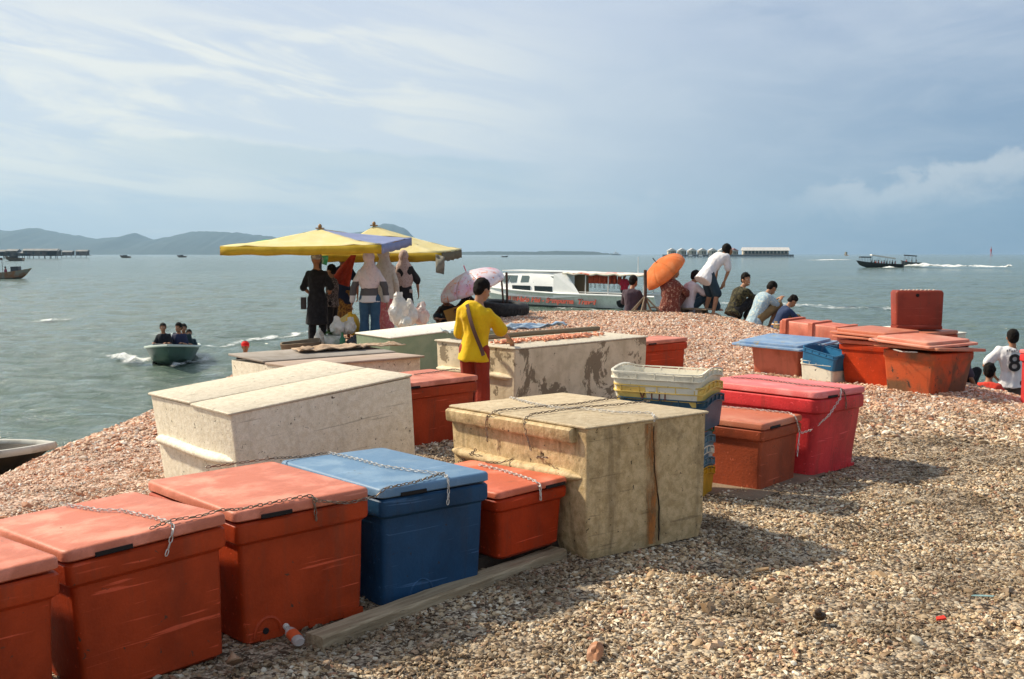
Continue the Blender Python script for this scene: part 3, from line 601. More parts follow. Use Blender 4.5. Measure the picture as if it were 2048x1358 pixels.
glass_box('fish_box', 'pale grey box at the very back behind the stacked orange tubs', QQ, WHITE_G, CHALK, [(0, 1, 0, 0)], seed=6)
cool_box('fish_box', 'coral red fish box of which only a sliver enters the right edge', (6.14, 12.0, -0.17, 20, 0, 3, 0.75, 0.6, 0.68), PINK, PINK_TOP, None, seed=15, drain=None)

# ------------------------------------------------------------------ crates
def crate_mat(nm, c): return mat(nm, c, 0.5, c2=tuple(x * .7 for x in c), sc2=6, lo=.45, hi=.7, spots=((.10, .07, .04), 20, .68), bump=.08, grain=.2)
def crate(label, m, w, d, h, loc, yaw, tilt=(0, 0), group='stacked plastic fish crates', hump=0.035, mark=None):
    M = Matrix.Translation(loc) @ Matrix.Rotation(R(tilt[0]), 4, 'X') @ Matrix.Rotation(R(tilt[1]), 4, 'Y') @ Matrix.Rotation(R(yaw), 4, 'Z')
    root = empty('fish_crate', mw=M); tag(root, label, 'crate', group)
    def hz(p, k=1.0):      # ends rise into a hump with the handle
        e = max(0, (abs(p.y) - d * .36) / (d * .14)); c = math.cos(min(1, abs(p.x) / (w * .5)) * math.pi / 2); return hump * e * c * k
    def ring(ww, dd, r, z, k=0): 
        o = rrect(ww, dd, r, z, 8)
        # extra points along the end walls keep the hump smooth
        out = []
        for i, p in enumerate(o):
            q = o[(i + 1) % len(o)]; out.append(p)
            for s in range(1, 5): out.append(p.lerp(q, s / 5))
        for p in out: p.z += hz(p, k)
        return out
    tw = 0.012; b = MB(); b0 = 0.90
    b.loft([ring(w * b0, d * b0, .03, 0), ring(w * .97, d * .97, .04, h - .015, 1), ring(w * .97 - tw, d * .97 - tw, .036, h - .015, 1), ring(w * b0 - tw, d * b0 - tw, .026, 0.012)])
    b.build('tub', m, root, smooth=50)
    b = MB(); b.loft([ring(w * .965, d * .965, .04, h - .052, 1), ring(w, d, .045, h - .05, 1), ring(w, d, .045, h - .044, 1), ring(w * .965, d * .965, .04, h - .044, 1)], cap=False)
    b.loft([ring(w * .955, d * .955, .04, h - .008, 1), ring(w, d, .045, h - .008, 1), ring(w, d, .045, h, 1), ring(w * .955, d * .955, .04, h, 1), ring(w * .955, d * .955, .04, h - .008, 1)], cap=False)
    for (ax, L, o) in ((0, w, d), (1, d, w)):
        for sgn in (-1, 1):
            for k in range(5):
                t = (-0.4 + 0.2 * k) * L; p = Vector((t, sgn * (o / 2 - .008), 0)) if ax == 0 else Vector((sgn * (o / 2 - .008), t, 0)); b.box((p.x, p.y, h - .028 + hz(p)), (.006 if ax == 0 else .014, .014 if ax == 0 else .006, .04))
    b.build('rim', m, root, smooth=50)
    if mark: text_on(mark[0], mark[1], mark[2], root, mark[3], mark[4], name='painted_letters')
    return root
def text_on(s, size, m, parent, loc, rot, name='lettering', shear=0.0, ext=0.002, space=1.0, bold=0.0):
    cu = bpy.data.curves.new('txt', 'FONT'); cu.body = s; cu.size = size; cu.extrude = ext; cu.shear = shear; cu.space_character = space; cu.offset = bold; cu.align_x = 'CENTER'
    o = bpy.data.objects.new('txt', cu); col.objects.link(o); dg = bpy.context.evaluated_depsgraph_get(); me = bpy.data.meshes.new_from_object(o.evaluated_get(dg)); bpy.data.objects.remove(o)
    me.transform(Matrix.Translation(loc) @ rot); return link_mesh(name, me, m, parent, smooth=None)
cx, cy, cyaw = 1.065, 7.17, 60
C_Y = crate_mat('yellow_crate', (0.62, 0.32, 0.012)); C_B = crate_mat('grey_blue_crate', (0.13, 0.24, 0.30)); C_W = crate_mat('dirty_white_crate', (0.80, 0.75, 0.62)); C_G = crate_mat('green_crate', (0.02, 0.16, 0.07)); C_R = crate_mat('red_crate', (0.45, 0.03, 0.02)); C_D = crate_mat('petrol_blue_crate', (0.03, 0.09, 0.14)); C_C = crate_mat('cream_crate', (0.80, 0.56, 0.15))
FACE_L = Matrix.Rotation(R(90), 4, 'X')
stack = [('yellow crate at the very bottom of the tall crate stack', C_Y, 0.0, .30), ('grey blue crate resting in the bottom yellow crate of the stack', C_B, 0.06, .27), ('dirty white crate low in the tall stack', C_W, 0.135, .27), ('grey blue crate just under the green one in the stack', C_B, 0.21, .27), ('green crate in the middle of the tall stack', C_G, 0.285, .27), ('grey blue crate just above the green one in the stack', C_B, 0.36, .27), ('red crate in the upper half of the tall stack', C_R, 0.43, .27)]
for i, (lb, m, z, hh) in enumerate(stack): crate(lb, m, 0.36, 0.46, 0.17, (cx + 0.03 + random.uniform(-.008, .008), cy + random.uniform(-.008, .008), z + 0.0), cyaw + random.uniform(-1.5, 1.5))
crate('petrol blue crate directly below the cream crate with brown letters', C_D, 0.44, 0.62, 0.20, (cx, cy, 0.46), cyaw + 2)
LM = mat('brown_paint', (0.13, 0.03, 0.02), 0.8)
crate('cream crate with brown letters painted on its side', C_C, 0.43, 0.64, 0.17, (cx - .02, cy, 0.575), cyaw + 1, mark=('V T I I', 0.075, LM, (-0.212, 0.03, 0.078), Matrix.Rotation(R(-90), 4, 'Z') @ Matrix.Rotation(R(84), 4, 'X')))
crate('dirty white crate at the top of the tall stack', C_W, 0.44, 0.65, 0.17, (cx - .03, cy, 0.66), cyaw)
# the loose pair near the salmon box
crate('white crate lying on boards between the salmon and bright orange boxes', C_W, 0.42, 0.52, 0.26, (3.98, 13.62, 0.0), 37, group='plastic crates by the salmon box')
crate('open blue crate tilted on top of the white one', mat('bright_blue_crate', (0.02, 0.16, 0.33), .45, c2=(.015, .11, .24), grain=.2), 0.43, 0.54, 0.20, (3.98, 13.60, 0.19), 37, tilt=(8, 6), group='plastic crates by the salmon box')
def pallet_boards(label, loc, yaw, w, d, m, n=5, th=.02):
    root = empty('wooden_pallet', loc, R(yaw)); tag(root, label, 'pallet')
    for k in range(n): b = MB(); b.box(((k + .5) / n * w - w / 2, 0, .07 + th / 2 + random.uniform(0, .004)), (w / n * .72, d, th)); warp(b, .006, 5, k); b.build('slat', m, root, smooth=20)
    for s in (-1, 0, 1): b = MB(); b.box((0, s * d * .42, .034), (w, .07, .068)); b.build('bearer', m, root, smooth=20)
    return root
WOOD = mat('grey_weathered_wood', (0.27, 0.21, 0.14), 0.85, c2=(0.16, 0.12, 0.08), sc2=8, stretch=(1, 1, 1), bump=.4, bsc=50, grain=.3)
DWOOD = mat('dark_wet_wood', (0.05, 0.035, 0.022), 0.9, c2=(0.09, 0.06, 0.04), sc2=9, bump=.6, bsc=30, grain=.3)
pallet_boards('dark boards under the white and blue crates', (3.95, 13.55, -.08), 37, .9, .7, DWOOD)

# plank in front of the row, block under the small box, mat, rags, bottle
def plank():
    a = at(628, 1320, 4.33); b2 = at(1118, 1142, 5.6); a.z = b2.z = 0.0; d = (b2 - a); L = d.length; yaw = math.atan2(d.y, d.x); b = MB(); n = 26
    rings = []
    rr = random.Random(3)
    for k in range(n + 1):
        x = -L / 2 + L * k / n; e = rr.uniform(-.006, .006); rings.append([Vector((x, -.055 + e, .01)), Vector((x, -.055 + e, .062 + rr.uniform(-.003, .003))), Vector((x, -.045 + e, .070)), Vector((x, .05 + e * .4, .068 + rr.uniform(-.002, .002))), Vector((x, .055, .01))])
    b.loft(rings); o = b.build('plank', mat('split_timber', (0.46, 0.36, 0.23), .85, c2=(0.30, 0.22, 0.13), sc2=10, stretch=(.25, 3, 3), bump=.5, bsc=30, spots=((.06, .04, .02), 30, .66), grain=.3), smooth=25); m_ = (a + b2) / 2; o.location = (m_.x, m_.y, -.02); o.rotation_euler = (0, R(-0.5), yaw)
    tag(o, 'long weathered timber plank lying on the shells before the blue box', 'plank')
plank()
b = MB(); b.box((0, .1, .03), (0.62, 0.62, 0.07)); b.box((0.02, -.02, -.01), (0.7, 0.34, 0.05))
for v in b.v: pass
warp(b, .02, 9, 2); o = b.build('timber_block', DWOOD, smooth=25); o.matrix_world = box_matrix((-0.10, 5.66, 0.012, 43, 0, 0)); tag(o, 'dark rotten timber block under the small red orange box', 'timber block')
b = MB(); N = 16; b.loft([rrect(1.15, 0.95, .05, z, 6) for z in (0, .008)]); warp(b, .03, 3, 1)
for v in b.v: v.z = (0 if v.z < .004 else .012) + 0.012 * noise.noise(v * 4)
o = b.build('ground_mat', mat('earth_coloured_mat', (0.24, 0.17, 0.11), .9, c2=(.16, .11, .07), bump=.3, grain=.3), smooth=40); o.location = (1.58, 7.62, 0.015); o.rotation_euler = (0, 0, R(50)); tag(o, 'flattened earth coloured mat sticking out under the brown orange box', 'mat')
def bottle():
    root = empty('plastic_bottle', (-0.86, 4.27, 0.03)); root.scale = (.8, .8, .8); root.rotation_euler = (R(84), R(8), R(-150)); tag(root, 'crushed clear bottle with orange label lying by the plank end', 'bottle')
    b = MB(); b.loft([[Vector((r * math.cos(a), r * math.sin(a) * .8, z)) for a in [2 * math.pi * k / 12 for k in range(12)]] for r, z in ((.024, 0), (.031, .008), (.032, .13), (.026, .155), (.013, .185), (.013, .2))]); b.build('bottle_body', mat('clear_plastic', (0.75, 0.72, 0.68), .2, alpha=.45), root)
    b = MB(); b.loft([[Vector((r * math.cos(a), r * math.sin(a) * .8, z)) for a in [2 * math.pi * k / 12 for k in range(12)]] for r, z in ((.0335, .04), (.0335, .115))], cap=False); b.build('paper_label', mat('orange_label', (0.7, 0.12, 0.04), .4), root)
    b = MB(); b.tube([(0, 0, .197), (0, 0, .215)], .016, 12); b.build('cap', mat('pale_cap', (0.7, 0.68, 0.62), .4), root)
bottle()
b = MB(); rr = random.Random(9)
def rag(loc, yaw, L, W, m, name, label, cat, seed=0, hgt=.05):
    xs = [L * (i / 24 - .5) for i in range(25)]; ys = [W * (i / 12 - .5) for i in range(13)]
    def zf(x, y): return hgt * (0.35 + .8 * abs(noise.noise(Vector((x * 5 + seed, y * 9, 0)))) + .5 * abs(noise.noise(Vector((x * 13, y * 17 + seed, 3))))) 
    vs = [Vector((x + .05 * noise.noise(Vector((x * 4, y * 4, seed))), (y + .06 * noise.noise(Vector((x * 5, 0, seed)))) * (1 - .45 * abs(noise.noise(Vector((x * 3, seed, 0))))), zf(x, y))) for y in ys for x in xs]; q = MB(); fs = [(j * 25 + i, j * 25 + i + 1, j * 25 + i + 26, j * 25 + i + 25) for j in range(12) for i in range(24)]
    q.add(vs, fs); o = q.build(name, m, smooth=180, recalc=False); s = o.modifiers.new('s', 'SOLIDIFY'); s.thickness = .008; o.location = loc; o.rotation_euler = (0, 0, R(yaw)); tag(o, label, cat); return o
EM = box_matrix(EE); p = EM @ Vector((0.45, 0.30, 0.735)); rag(p, 40, 1.2, .34, mat('dried_fish_tan', (0.48, 0.35, 0.24), .9, c2=(.32, .21, .13), sc2=20, bump=.4), 'dried_cloth', 'crumpled tan cloth laid along the grey board lid', 'cloth', 1, .06)
CM = box_matrix(CC); hC = CC[8]
# prawns drying on the cream box lid: too many to count
PR = mat('pink_prawn', (0.72, 0.30, 0.16), .5, c2=(.60, .20, .10), sc2=30, grain=.2)
def prawns(cxy, sx, sy, n, seed, label):
    rr = random.Random(seed); q = MB()
    for _ in range(n):
        a = rr.gauss(0, .45); c = rr.gauss(0, .45); 
        if abs(a) > 1 or abs(c) > 1: continue
        x = cxy[0] + a * sx; y = cxy[1] + c * sy; th = rr.uniform(0, 6.28); z = hC + .004 + rr.uniform(0, .014)
        pts = [(x + .026 * math.cos(th + t) , y + .026 * math.sin(th + t), z + .004) for t in (0, .7, 1.4, 2.1)]; q.tube(pts, [.010, .012, .010, .004], 5)
    o = q.build('prawns', PR, smooth=60); o.matrix_world = CM; tag(o, label, 'prawns', kind='stuff')
prawns((-0.66, -0.18), .26, .13, 130, 1, 'heap of pink prawns under the sorting hand'); prawns((0.12, -0.18), .62, .16, 330, 2, 'long spread of pink prawns on the near lid panel'); prawns((0.25, 0.36), .35, .08, 110, 3, 'thin spread of pink prawns on the far lid panel')
q = MB(); q.tube([(-0.75, .165, hC + .03), (0, .175, hC + .035), (1.05, .16, hC + .03)], .028, 8); o = q.build('wooden_pole', mat('brown_pole', (0.20, 0.15, 0.09), .8, bump=.3), smooth=60); o.matrix_world = CM; tag(o, 'brown wooden pole lying along the seam of the cream box lid', 'pole')
o = rag(CM @ Vector((0.0, 0.56, hC + .01)), 43, 1.75, .24, mat('blue_white_tarp', (0.42, 0.50, 0.55), .5, c2=(.25, .36, .5), sc2=5, bump=.3), 'rolled_tarp', 'blue and white tarp rolled along the far side of the cream box', 'tarp', 5, .11)

# ------------------------------------------------------------------ chains
LINK = None
def chain_mesh(pts, m_r=0.0026, pitch=0.0185, slack=0.004, seed=0):
    pts = [Vector(p) for p in pts]; rr = random.Random(seed); dense = []
    for a, b_ in zip(pts, pts[1:]):
        n = max(2, int((b_ - a).length / .008))
        for k in range(n): dense.append(a.lerp(b_, k / n))
    dense.append(pts[-1]); out = []; acc = 0; last = dense[0]; out.append(last)
    for p in dense[1:]:
        if (p - last).length >= pitch: out.append(p); last = p
    q = MB(); hl = pitch * .72; hw = .0066
    for i in range(len(out) - 1):
        a, b_ = out[i], out[i + 1]; c = (a + b_) / 2; d = (b_ - a).normalized(); up = Vector((0, 0, 1)) if abs(d.z) < .8 else Vector((1, 0, 0)); s = d.cross(up).normalized(); u = s.cross(d)
        ang = R(38 if i % 2 else -38) + rr.uniform(-.25, .25); e = s * math.cos(ang) + u * math.sin(ang); nn = d.cross(e); loop = []
        for t in range(10):
            th = 2 * math.pi * t / 10; loop.append((math.cos(th), math.sin(th)))
        rings = []
        for (cc, ss_) in loop:
            ctr = c + d * hl * (math.copysign(abs(cc) ** .7, cc)) + e * hw * ss_; o_ = (d * cc + e * ss_).normalized()
            rings.append([ctr + (o_ * math.cos(f) + nn * math.sin(f)) * m_r for f in (0, 1.57, 3.14, 4.71)])
        rings.append(rings[0]); q.loft(rings, cap=False)
    return q
STEEL = mat('galvanised_chain', (0.72, 0.70, 0.66), .38, c2=(.45, .40, .34), sc2=60, metal=.25); RSTEEL = mat('rusty_chain', (0.16, 0.11, 0.075), .55, c2=(.30, .25, .2), sc2=60, metal=.5)
def on(P, px, py, dz=0.009):
    """point on the top plane of a box seen at a photograph pixel"""
    M = box_matrix(P); n = (M.to_3x3() @ Vector((0, 0, 1))); o = M @ Vector((0, 0, P[8])); d = pxray(px, py); c = Vector((0, 0, CAMZ)); k = (o - c).dot(n) / d.dot(n); return c + d * k + n * dz
def front(P, px, py, dz=0.009):
    """point on the near (N-R) face plane"""
    M = box_matrix(P); n = (M.to_3x3() @ Vector((0, -1, 0))); o = M @ Vector((0, -P[7] / 2, P[8] * .8)); d = pxray(px, py); c = Vector((0, 0, CAMZ)); k = (o - c).dot(n) / d.dot(n); return c + d * k + n * dz
def leftf(P, px, py, dz=0.009):
    M = box_matrix(P); n = (M.to_3x3() @ Vector((-1, 0, 0))); o = M @ Vector((-P[6] / 2, 0, P[8] * .8)); d = pxray(px, py); c = Vector((0, 0, CAMZ)); k = (o - c).dot(n) / d.dot(n); return c + d * k + n * dz
def chain(pts, m, label, seed=0, **k): o = chain_mesh(pts, seed=seed, **k).build('chain', m, smooth=60, recalc=False); tag(o, label, 'chain', 'chains securing the fish box lids'); return o
chain([on(O2, 132, 1013), on(O2, 200, 1024), on(O2, 240, 1024), on(O2, 300, 1037), on(O2, 340, 1048), front(O2, 344, 1052, .014), front(O2, 338, 1085), front(O2, 327, 1120)], STEEL, 'bright chain crossing the orange lid second from the lower left', 1)
chain([on(O2, 300, 1062), on(O2, 345, 1048, .016), on(O2, 400, 1037), on(O2, 440, 1030, .02), on(O3, 480, 1026, .015), on(O3, 560, 1006), on(O3, 622, 994), front(O3, 628, 1000, .02), front(O3, 690, 1004, .03), front(O3, 745, 990, .03), on(BL, 770, 982, .012), on(BL, 830, 968), on(BL, 888, 951, .014)], RSTEEL, 'long rusty chain running from the orange lids over to the blue lid', 2)
chain([front(O3, 624, 996, .014), front(O3, 628, 1015), front(O3, 631, 1048)], RSTEEL, 'short rusty chain end hanging down the orange box left of the blue one', 3)
chain([on(O3, 412, 938), on(O3, 480, 929), on(O3, 545, 921, .012), on(BL, 600, 917), on(BL, 656, 908)], RSTEEL, 'dark chain along the back edges of the orange and blue lids', 4)
chain([on(BL, 656, 908), on(BL, 715, 921), on(BL, 760, 934), on(BL, 830, 945), on(BL, 888, 951), front(BL, 893, 956, .014), front(BL, 895, 980), front(BL, 893, 1012)], STEEL, 'bright chain lying across the blue lid and down its front', 5)
chain([on(O4, 958, 932), on(O4, 1010, 945), on(O4, 1060, 961), on(O4, 1072, 966), front(O4, 1077, 972, .012), front(O4, 1079, 1000)], STEEL, 'bright doubled chain across the small red orange lid', 6, m_r=.0034)
chain([leftf(BE, 1110, 913, .05), on(O4, 1050, 921, .03), on(O4, 1000, 929), on(O4, 966, 927)], RSTEEL, 'chain from the beige box rail down to the small red orange lid', 7)
chain([leftf(BE, 966, 896, .05), leftf(BE, 962, 900, .045), leftf(BE, 940, 912, .02), leftf(BE, 918, 926, .012)], RSTEEL, 'short chain hung over the left part of the beige box rail', 8)
chain([on(BE, 1020, 797), on(BE, 1060, 808), on(BE, 1110, 818), on(BE, 1170, 820), on(BE, 1230, 827), on(BE, 1302, 829), front(BE, 1306, 833, .012), front(BE, 1305, 850)], STEEL, 'pale chain running lengthwise over the beige lid', 9)
chain([on(BE, 1240, 797), on(BE, 1150, 811), on(BE, 1080, 816), on(BE, 1000, 823), on(BE, 990, 826), leftf(BE, 986, 832, .045), leftf(BE, 984, 850, .04), leftf(BE, 984, 888, .03)], RSTEEL, 'dark chain over the beige lid, the left one of the crossing pair', 10)
chain([on(BE, 1300, 805), on(BE, 1235, 812), on(BE, 1165, 819, .015), on(BE, 1100, 826), on(BE, 1064, 831), leftf(BE, 1060, 838, .045), leftf(BE, 1064, 865, .04), leftf(BE, 1072, 903, .03)], RSTEEL, 'dark chain over the beige lid, the right one of the crossing pair', 11)
chain([on(PK, 1462, 757), on(PK, 1520, 760), on(PK, 1600, 771), on(PK, 1682, 779), front(PK, 1686, 783, .012), front(PK, 1690, 800), front(PK, 1690, 822)], RSTEEL, 'rusty chain across the coral pink lid', 12)
chain([on(PK, 1682, 779), front(PK, 1676, 795, .02), front(PK, 1650, 830, .03), front(BR, 1618, 858, .03), front(BR, 1598, 866, .012)], STEEL, 'chain slanting from the pink lid down to the brown box', 13)
chain([on(BR, 1432, 814), on(BR, 1500, 820), on(BR, 1578, 828), front(BR, 1588, 833, .012), front(BR, 1597, 862), front(BR, 1594, 890), front(BR, 1592, 915)], STEEL, 'chain over the low brown orange lid and down its side', 14)
chain([on(F_, 828, 751), on(F_, 860, 747), on(F_, 905, 740), on(F_, 925, 742)], RSTEEL, 'chain across the orange lid beside the long white box', 15)
chain([front(J_, 1735, 676, .05), front(J_, 1750, 684, .05), front(J_, 1775, 697, .05), front(K_, 1800, 703, .03), front(K_, 1830, 704, .03)], STEEL, 'chain drooping between the two stacked orange tubs', 16, pitch=.035)

# ------------------------------------------------------------------ people
SKIN = mat('brown_skin', (0.27, 0.125, 0.065), 0.5, c2=(0.33, 0.16, 0.085), sc2=9, spec=0.35, subsurf=0.05)
SKIN2 = mat('tanned_skin', (0.34, 0.17, 0.095), 0.5, c2=(0.40, 0.21, 0.12), sc2=9, spec=0.35, subsurf=0.05)
HAIR = mat('black_hair', (0.006, 0.005, 0.004), 0.75, c2=(0.014, 0.010, 0.008), sc2=40, bump=.6, bsc=120, spec=.15)
EYEW = mat('eye_white', (0.7, 0.68, 0.62), .3); EYED = mat('eye_dark', (0.01, 0.007, 0.006), .2); TEETH = mat('teeth', (0.75, 0.72, 0.66), .3); LIP = mat('lips', (0.25, 0.08, 0.06), .5)
def lerp(a, b, t): return Vector(a).lerp(Vector(b), t)
POSES = {
 'stand': dict(pel=(0, 0, .525), che=(0, 0, .70), neck=(0, .0, .835), head=(0, .012, .925), sh=(.088, 0, .780), el=(.132, -.02, .625), wr=(.132, .03, .475), hip=(.052, 0, .505), kn=(.058, .015, .275), an=(.058, -.015, .045)),
 'squat': dict(pel=(0, -.10, .135), che=(0, -.01, .315), neck=(0, .055, .425), head=(0, .10, .505), sh=(.088, .04, .38), el=(.13, .16, .265), wr=(.05, .27, .27), hip=(.055, -.09, .135), kn=(.10, .17, .295), an=(.075, .055, .045)),
 'sit': dict(pel=(0, -.05, .07), che=(0, -.03, .25), neck=(0, .0, .375), head=(0, .03, .46), sh=(.088, -.01, .33), el=(.135, .09, .20), wr=(.07, .22, .20), hip=(.055, -.03, .07), kn=(.09, .24, .24), an=(.07, .36, .04)),
 'bench': dict(pel=(0, 0, .27), che=(0, 0, .44), neck=(0, .01, .575), head=(0, .02, .665), sh=(.09, 0, .53), el=(.14, .03, .38), wr=(.08, .17, .33), hip=(.055, .02, .26), kn=(.07, .26, .27), an=(.07, .25, .045)),
}
def skeleton(H, pose, over=None):
    J = {}; P = dict(POSES[pose]); over = over or {}
    for k, v in P.items():
        if k in ('pel', 'che', 'neck', 'head'): J[k] = Vector(v) * H
        else:
            J[k + 'R'] = Vector(v) * H; J[k + 'L'] = Vector((-v[0], v[1], v[2])) * H
    for k, v in over.items():
        if not isinstance(v, tuple) or k[:4] in ('hand', 'foot'): continue
        J[k] = Vector(v) * H
    for s in 'LR':
        a = J['an' + s]; f = Vector(over.get('foot' + s, (0, 1, 0))) if ('foot' + s) in over else (Vector((J['kn' + s].x - J['hip' + s].x, .3, 0))).normalized()
        J['toe' + s] = a + Vector((f.x, f.y, 0)).normalized() * .085 * H; J['toe' + s].z = min(a.z, .018 * H + (a.z - .045 * H))
    return J
def torso_rings(J, H, k=1.0, add=0.0, w=1.0, low=0.0):
    """elliptical sections from the pelvis to the shoulders"""
    sv = (J['shR'] - J['shL']).normalized(); hv = (J['hipR'] - J['hipL']).normalized(); r = []
    shm = (J['shR'] + J['shL']) / 2; pts = [(J['pel'] + (J['pel'] - J['che']).normalized() * (.035 * H + low), .078, .058, hv), (J['pel'], .088, .064, hv), (lerp(J['pel'], J['che'], .5), .076, .056, (hv + sv).normalized()), (J['che'], .090, .062, sv), (lerp(J['che'], shm, .65), .104, .062, sv), (shm + (J['neck'] - shm) * .10, .112, .050, sv), (lerp(shm, J['neck'], .62), .070, .042, sv), (J['neck'], .040, .036, sv)]
    out = []
    for i, (p, a, b, s) in enumerate(pts):
        d = (pts[min(i + 1, 7)][0] - pts[max(i - 1, 0)][0]).normalized(); f = d.cross(s).normalized(); s2 = f.cross(d).normalized()
        out.append((p, s2, f, a * H * k * w + add, b * H * k + add))
    return out
def ring(p, s, f, a, b, n=16): return [p + s * (a * math.cos(t)) + f * (b * math.sin(t)) for t in [2 * math.pi * k / n for k in range(n)]]
def hand(mb, el, wr, H, curl=0.5, side=1, fd=None):
    """palm, four fingers of different lengths and a thumb leaving the side of the palm"""
    d = Vector(fd) if fd else (wr - el); d = d.normalized(); up = Vector((0, 0, 1)) if abs(d.z) < .85 else Vector((side, 0, 0)); s = d.cross(up).normalized(); n = s.cross(d).normalized(); L = .105 * H
    for k in range(-2, 3): mb.cap(wr + s * (k * .0072 * H), .0085 * H, wr + d * L * .48 + s * (k * .0085 * H), .0078 * H, 6)
    for k, (ln, sp_) in enumerate(((.40, -1.5), (.50, -.5), (.46, .5), (.34, 1.5))):
        b = wr + d * L * .50 + s * (sp_ * .0105 * H); m1 = b + (d * math.cos(curl * .6) - n * math.sin(curl * .6)) * L * ln * .5; m2 = m1 + (d * math.cos(curl * 1.5) - n * math.sin(curl * 1.5)) * L * ln * .5
        mb.cap(b, .0052 * H, m1, .0049 * H, 6); mb.cap(m1, .0049 * H, m2, .0041 * H, 6)
    t0 = wr + d * L * .14 - s * (.018 * H * side); t1 = t0 + (d * .75 - s * .65 * side - n * .15).normalized() * L * .28; t2 = t1 + (d * .95 - s * .2 * side - n * .3).normalized() * L * .22
    mb.cap(t0, .0065 * H, t1, .0056 * H, 6); mb.cap(t1, .0056 * H, t2, .0046 * H, 6)
def head_frame(J, over, yaw0=0):
    lk = over.get('look', 0); nod = over.get('nod', 0); tl = over.get('tilt', 0)
    return Matrix.Rotation(R(lk), 4, 'Z') @ Matrix.Rotation(R(-nod), 4, 'X') @ Matrix.Rotation(R(tl), 4, 'Y')
def person(label, loc, yaw, H, pose='stand', over=None, skin=SKIN, shirt=None, sleeve='short', hem=0.02, bottom=None, bkind='trousers', hair='short', hijab=None, dress=None, vox=0.013, group=None, feet=True, cap_m=None, loose=1.0, curl=0.5, face=True, name='person', drape=0.30, belly=1.0):
    over = over or {}; J = skeleton(H, pose, over); root = empty(name, loc, R(yaw)); tag(root, label, 'person', group)
    HF = head_frame(J, over); hc = J['head']; HS = 1.13; X = lambda v: hc + (HF.to_3x3() @ (Vector(v) * H * HS))
    # one continuous skin: torso, limbs, neck and head fused
    b = MB(); b.loft([ring(*r) for r in torso_rings(J, H, .96)])
    for s, sg in (('L', -1), ('R', 1)):
        b.ell(J['sh' + s], (.030 * H,) * 3); b.cap(J['sh' + s], .029 * H, lerp(J['sh' + s], J['el' + s], .45), .026 * H); b.cap(lerp(J['sh' + s], J['el' + s], .4), .026 * H, J['el' + s], .0205 * H)
        b.cap(J['el' + s], .0215 * H, lerp(J['el' + s], J['wr' + s], .35), .0215 * H); b.cap(lerp(J['el' + s], J['wr' + s], .3), .0215 * H, J['wr' + s], .0135 * H)
        b.cap(J['hip' + s], .052 * H, lerp(J['hip' + s], J['kn' + s], .5), .043 * H); b.cap(lerp(J['hip' + s], J['kn' + s], .5), .043 * H, J['kn' + s], .031 * H)
        b.cap(J['kn' + s], .030 * H, lerp(J['kn' + s], J['an' + s], .3), .0315 * H); b.cap(lerp(J['kn' + s], J['an' + s], .3), .0315 * H, J['an' + s], .018 * H)
        a, t = J['an' + s], J['toe' + s]; b.cap(a + (a - t).normalized() * .02 * H + Vector((0, 0, -.018 * H)), .022 * H, lerp(a, t, .55), .021 * H, fl=.8); b.cap(lerp(a, t, .4) + Vector((0, 0, -.01 * H)), .022 * H, t, .016 * H, fl=.8)
    b.cap(lerp(J['neck'], hc, -.15), .036 * H, X((0, -.012, -.03)), .029 * H)
    M3 = HF
    b.ell(X((0, -.004, .012)), (.050 * H, .062 * H, .063 * H), M3); b.ell(X((0, .014, -.026)), (.039 * H, .041 * H, .043 * H), M3); b.ell(X((0, .034, -.052)), (.016 * H, .014 * H, .012 * H), M3)
    b.cap(X((0, .046, .004)), .006 * H, X((0, .058, -.018)), .010 * H, 8); b.ell(X((0, .046, -.036)), (.014 * H, .008 * H, .007 * H), M3)
    for sg in (-1, 1): b.ell(X((sg * .046, -.004, -.004)), (.006 * H, .012 * H, .018 * H), M3)
    me = fuse(b, vox, 2)
    hb = MB()
    for s, sg in (('L', -1), ('R', 1)): hand(hb, J['el' + s], J['wr' + s], H, curl, sg, over.get('hand' + s))
    hm = fuse(hb, min(vox, .006) if H * 1 > 0 and vox <= .011 else .0085, 1)
    bm = bmesh.new(); bm.from_mesh(me); bm.from_mesh(hm); bm.to_mesh(me); bm.free()
    link_mesh('body', me, skin, root, smooth=180)
    if face:
        for sg in (-1, 1):
            e = MB(); e.ell(X((sg * .018, .046, .006)), (.0085 * H, .006 * H, .0052 * H), M3, 8, 6); eo = e.build('eye', EYEW, root, 180)
            e = MB(); e.ell(X((sg * .018, .0505, .006)), (.0042 * H, .003 * H, .0045 * H), M3, 8, 6); e.build('iris', EYED, eo, 180)
        e = MB(); e.cap(X((-.012, .0530, -.036)), .0028 * H, X((.012, .0530, -.036)), .0028 * H, 6); e.build('mouth', TEETH if face == 'smile' else LIP, root, 180)
    if hair and not hijab:
        b = MB(); 
        if hair == 'short': b.ell(X((0, -.010, .024)), (.0565 * H, .0645 * H, .063 * H), M3); b.ell(X((0, -.030, .0)), (.049 * H, .040 * H, .050 * H), M3)
        elif hair == 'curly':
            b.ell(X((0, -.008, .03)), (.058 * H, .065 * H, .061 * H), M3); b.ell(X((0, -.030, .005)), (.051 * H, .040 * H, .050 * H), M3)
            rr = random.Random(5)
            for k in range(40):
                a = rr.uniform(0, 6.28); c = rr.uniform(0, .9); b.ell(X((.044 * math.cos(a) * c, -.006 + .05 * math.sin(a) * c, .035 + .045 * math.sqrt(1 - c * c))), (.011 * H,) * 3, None, 6, 5)
        elif hair == 'bun': b.ell(X((0, -.010, .022)), (.057 * H, .066 * H, .061 * H), M3); b.ell(X((0, -.034, .0)), (.049 * H, .038 * H, .052 * H), M3); b.ell(X((0, -.07, .0)), (.024 * H, .022 * H, .024 * H), M3)
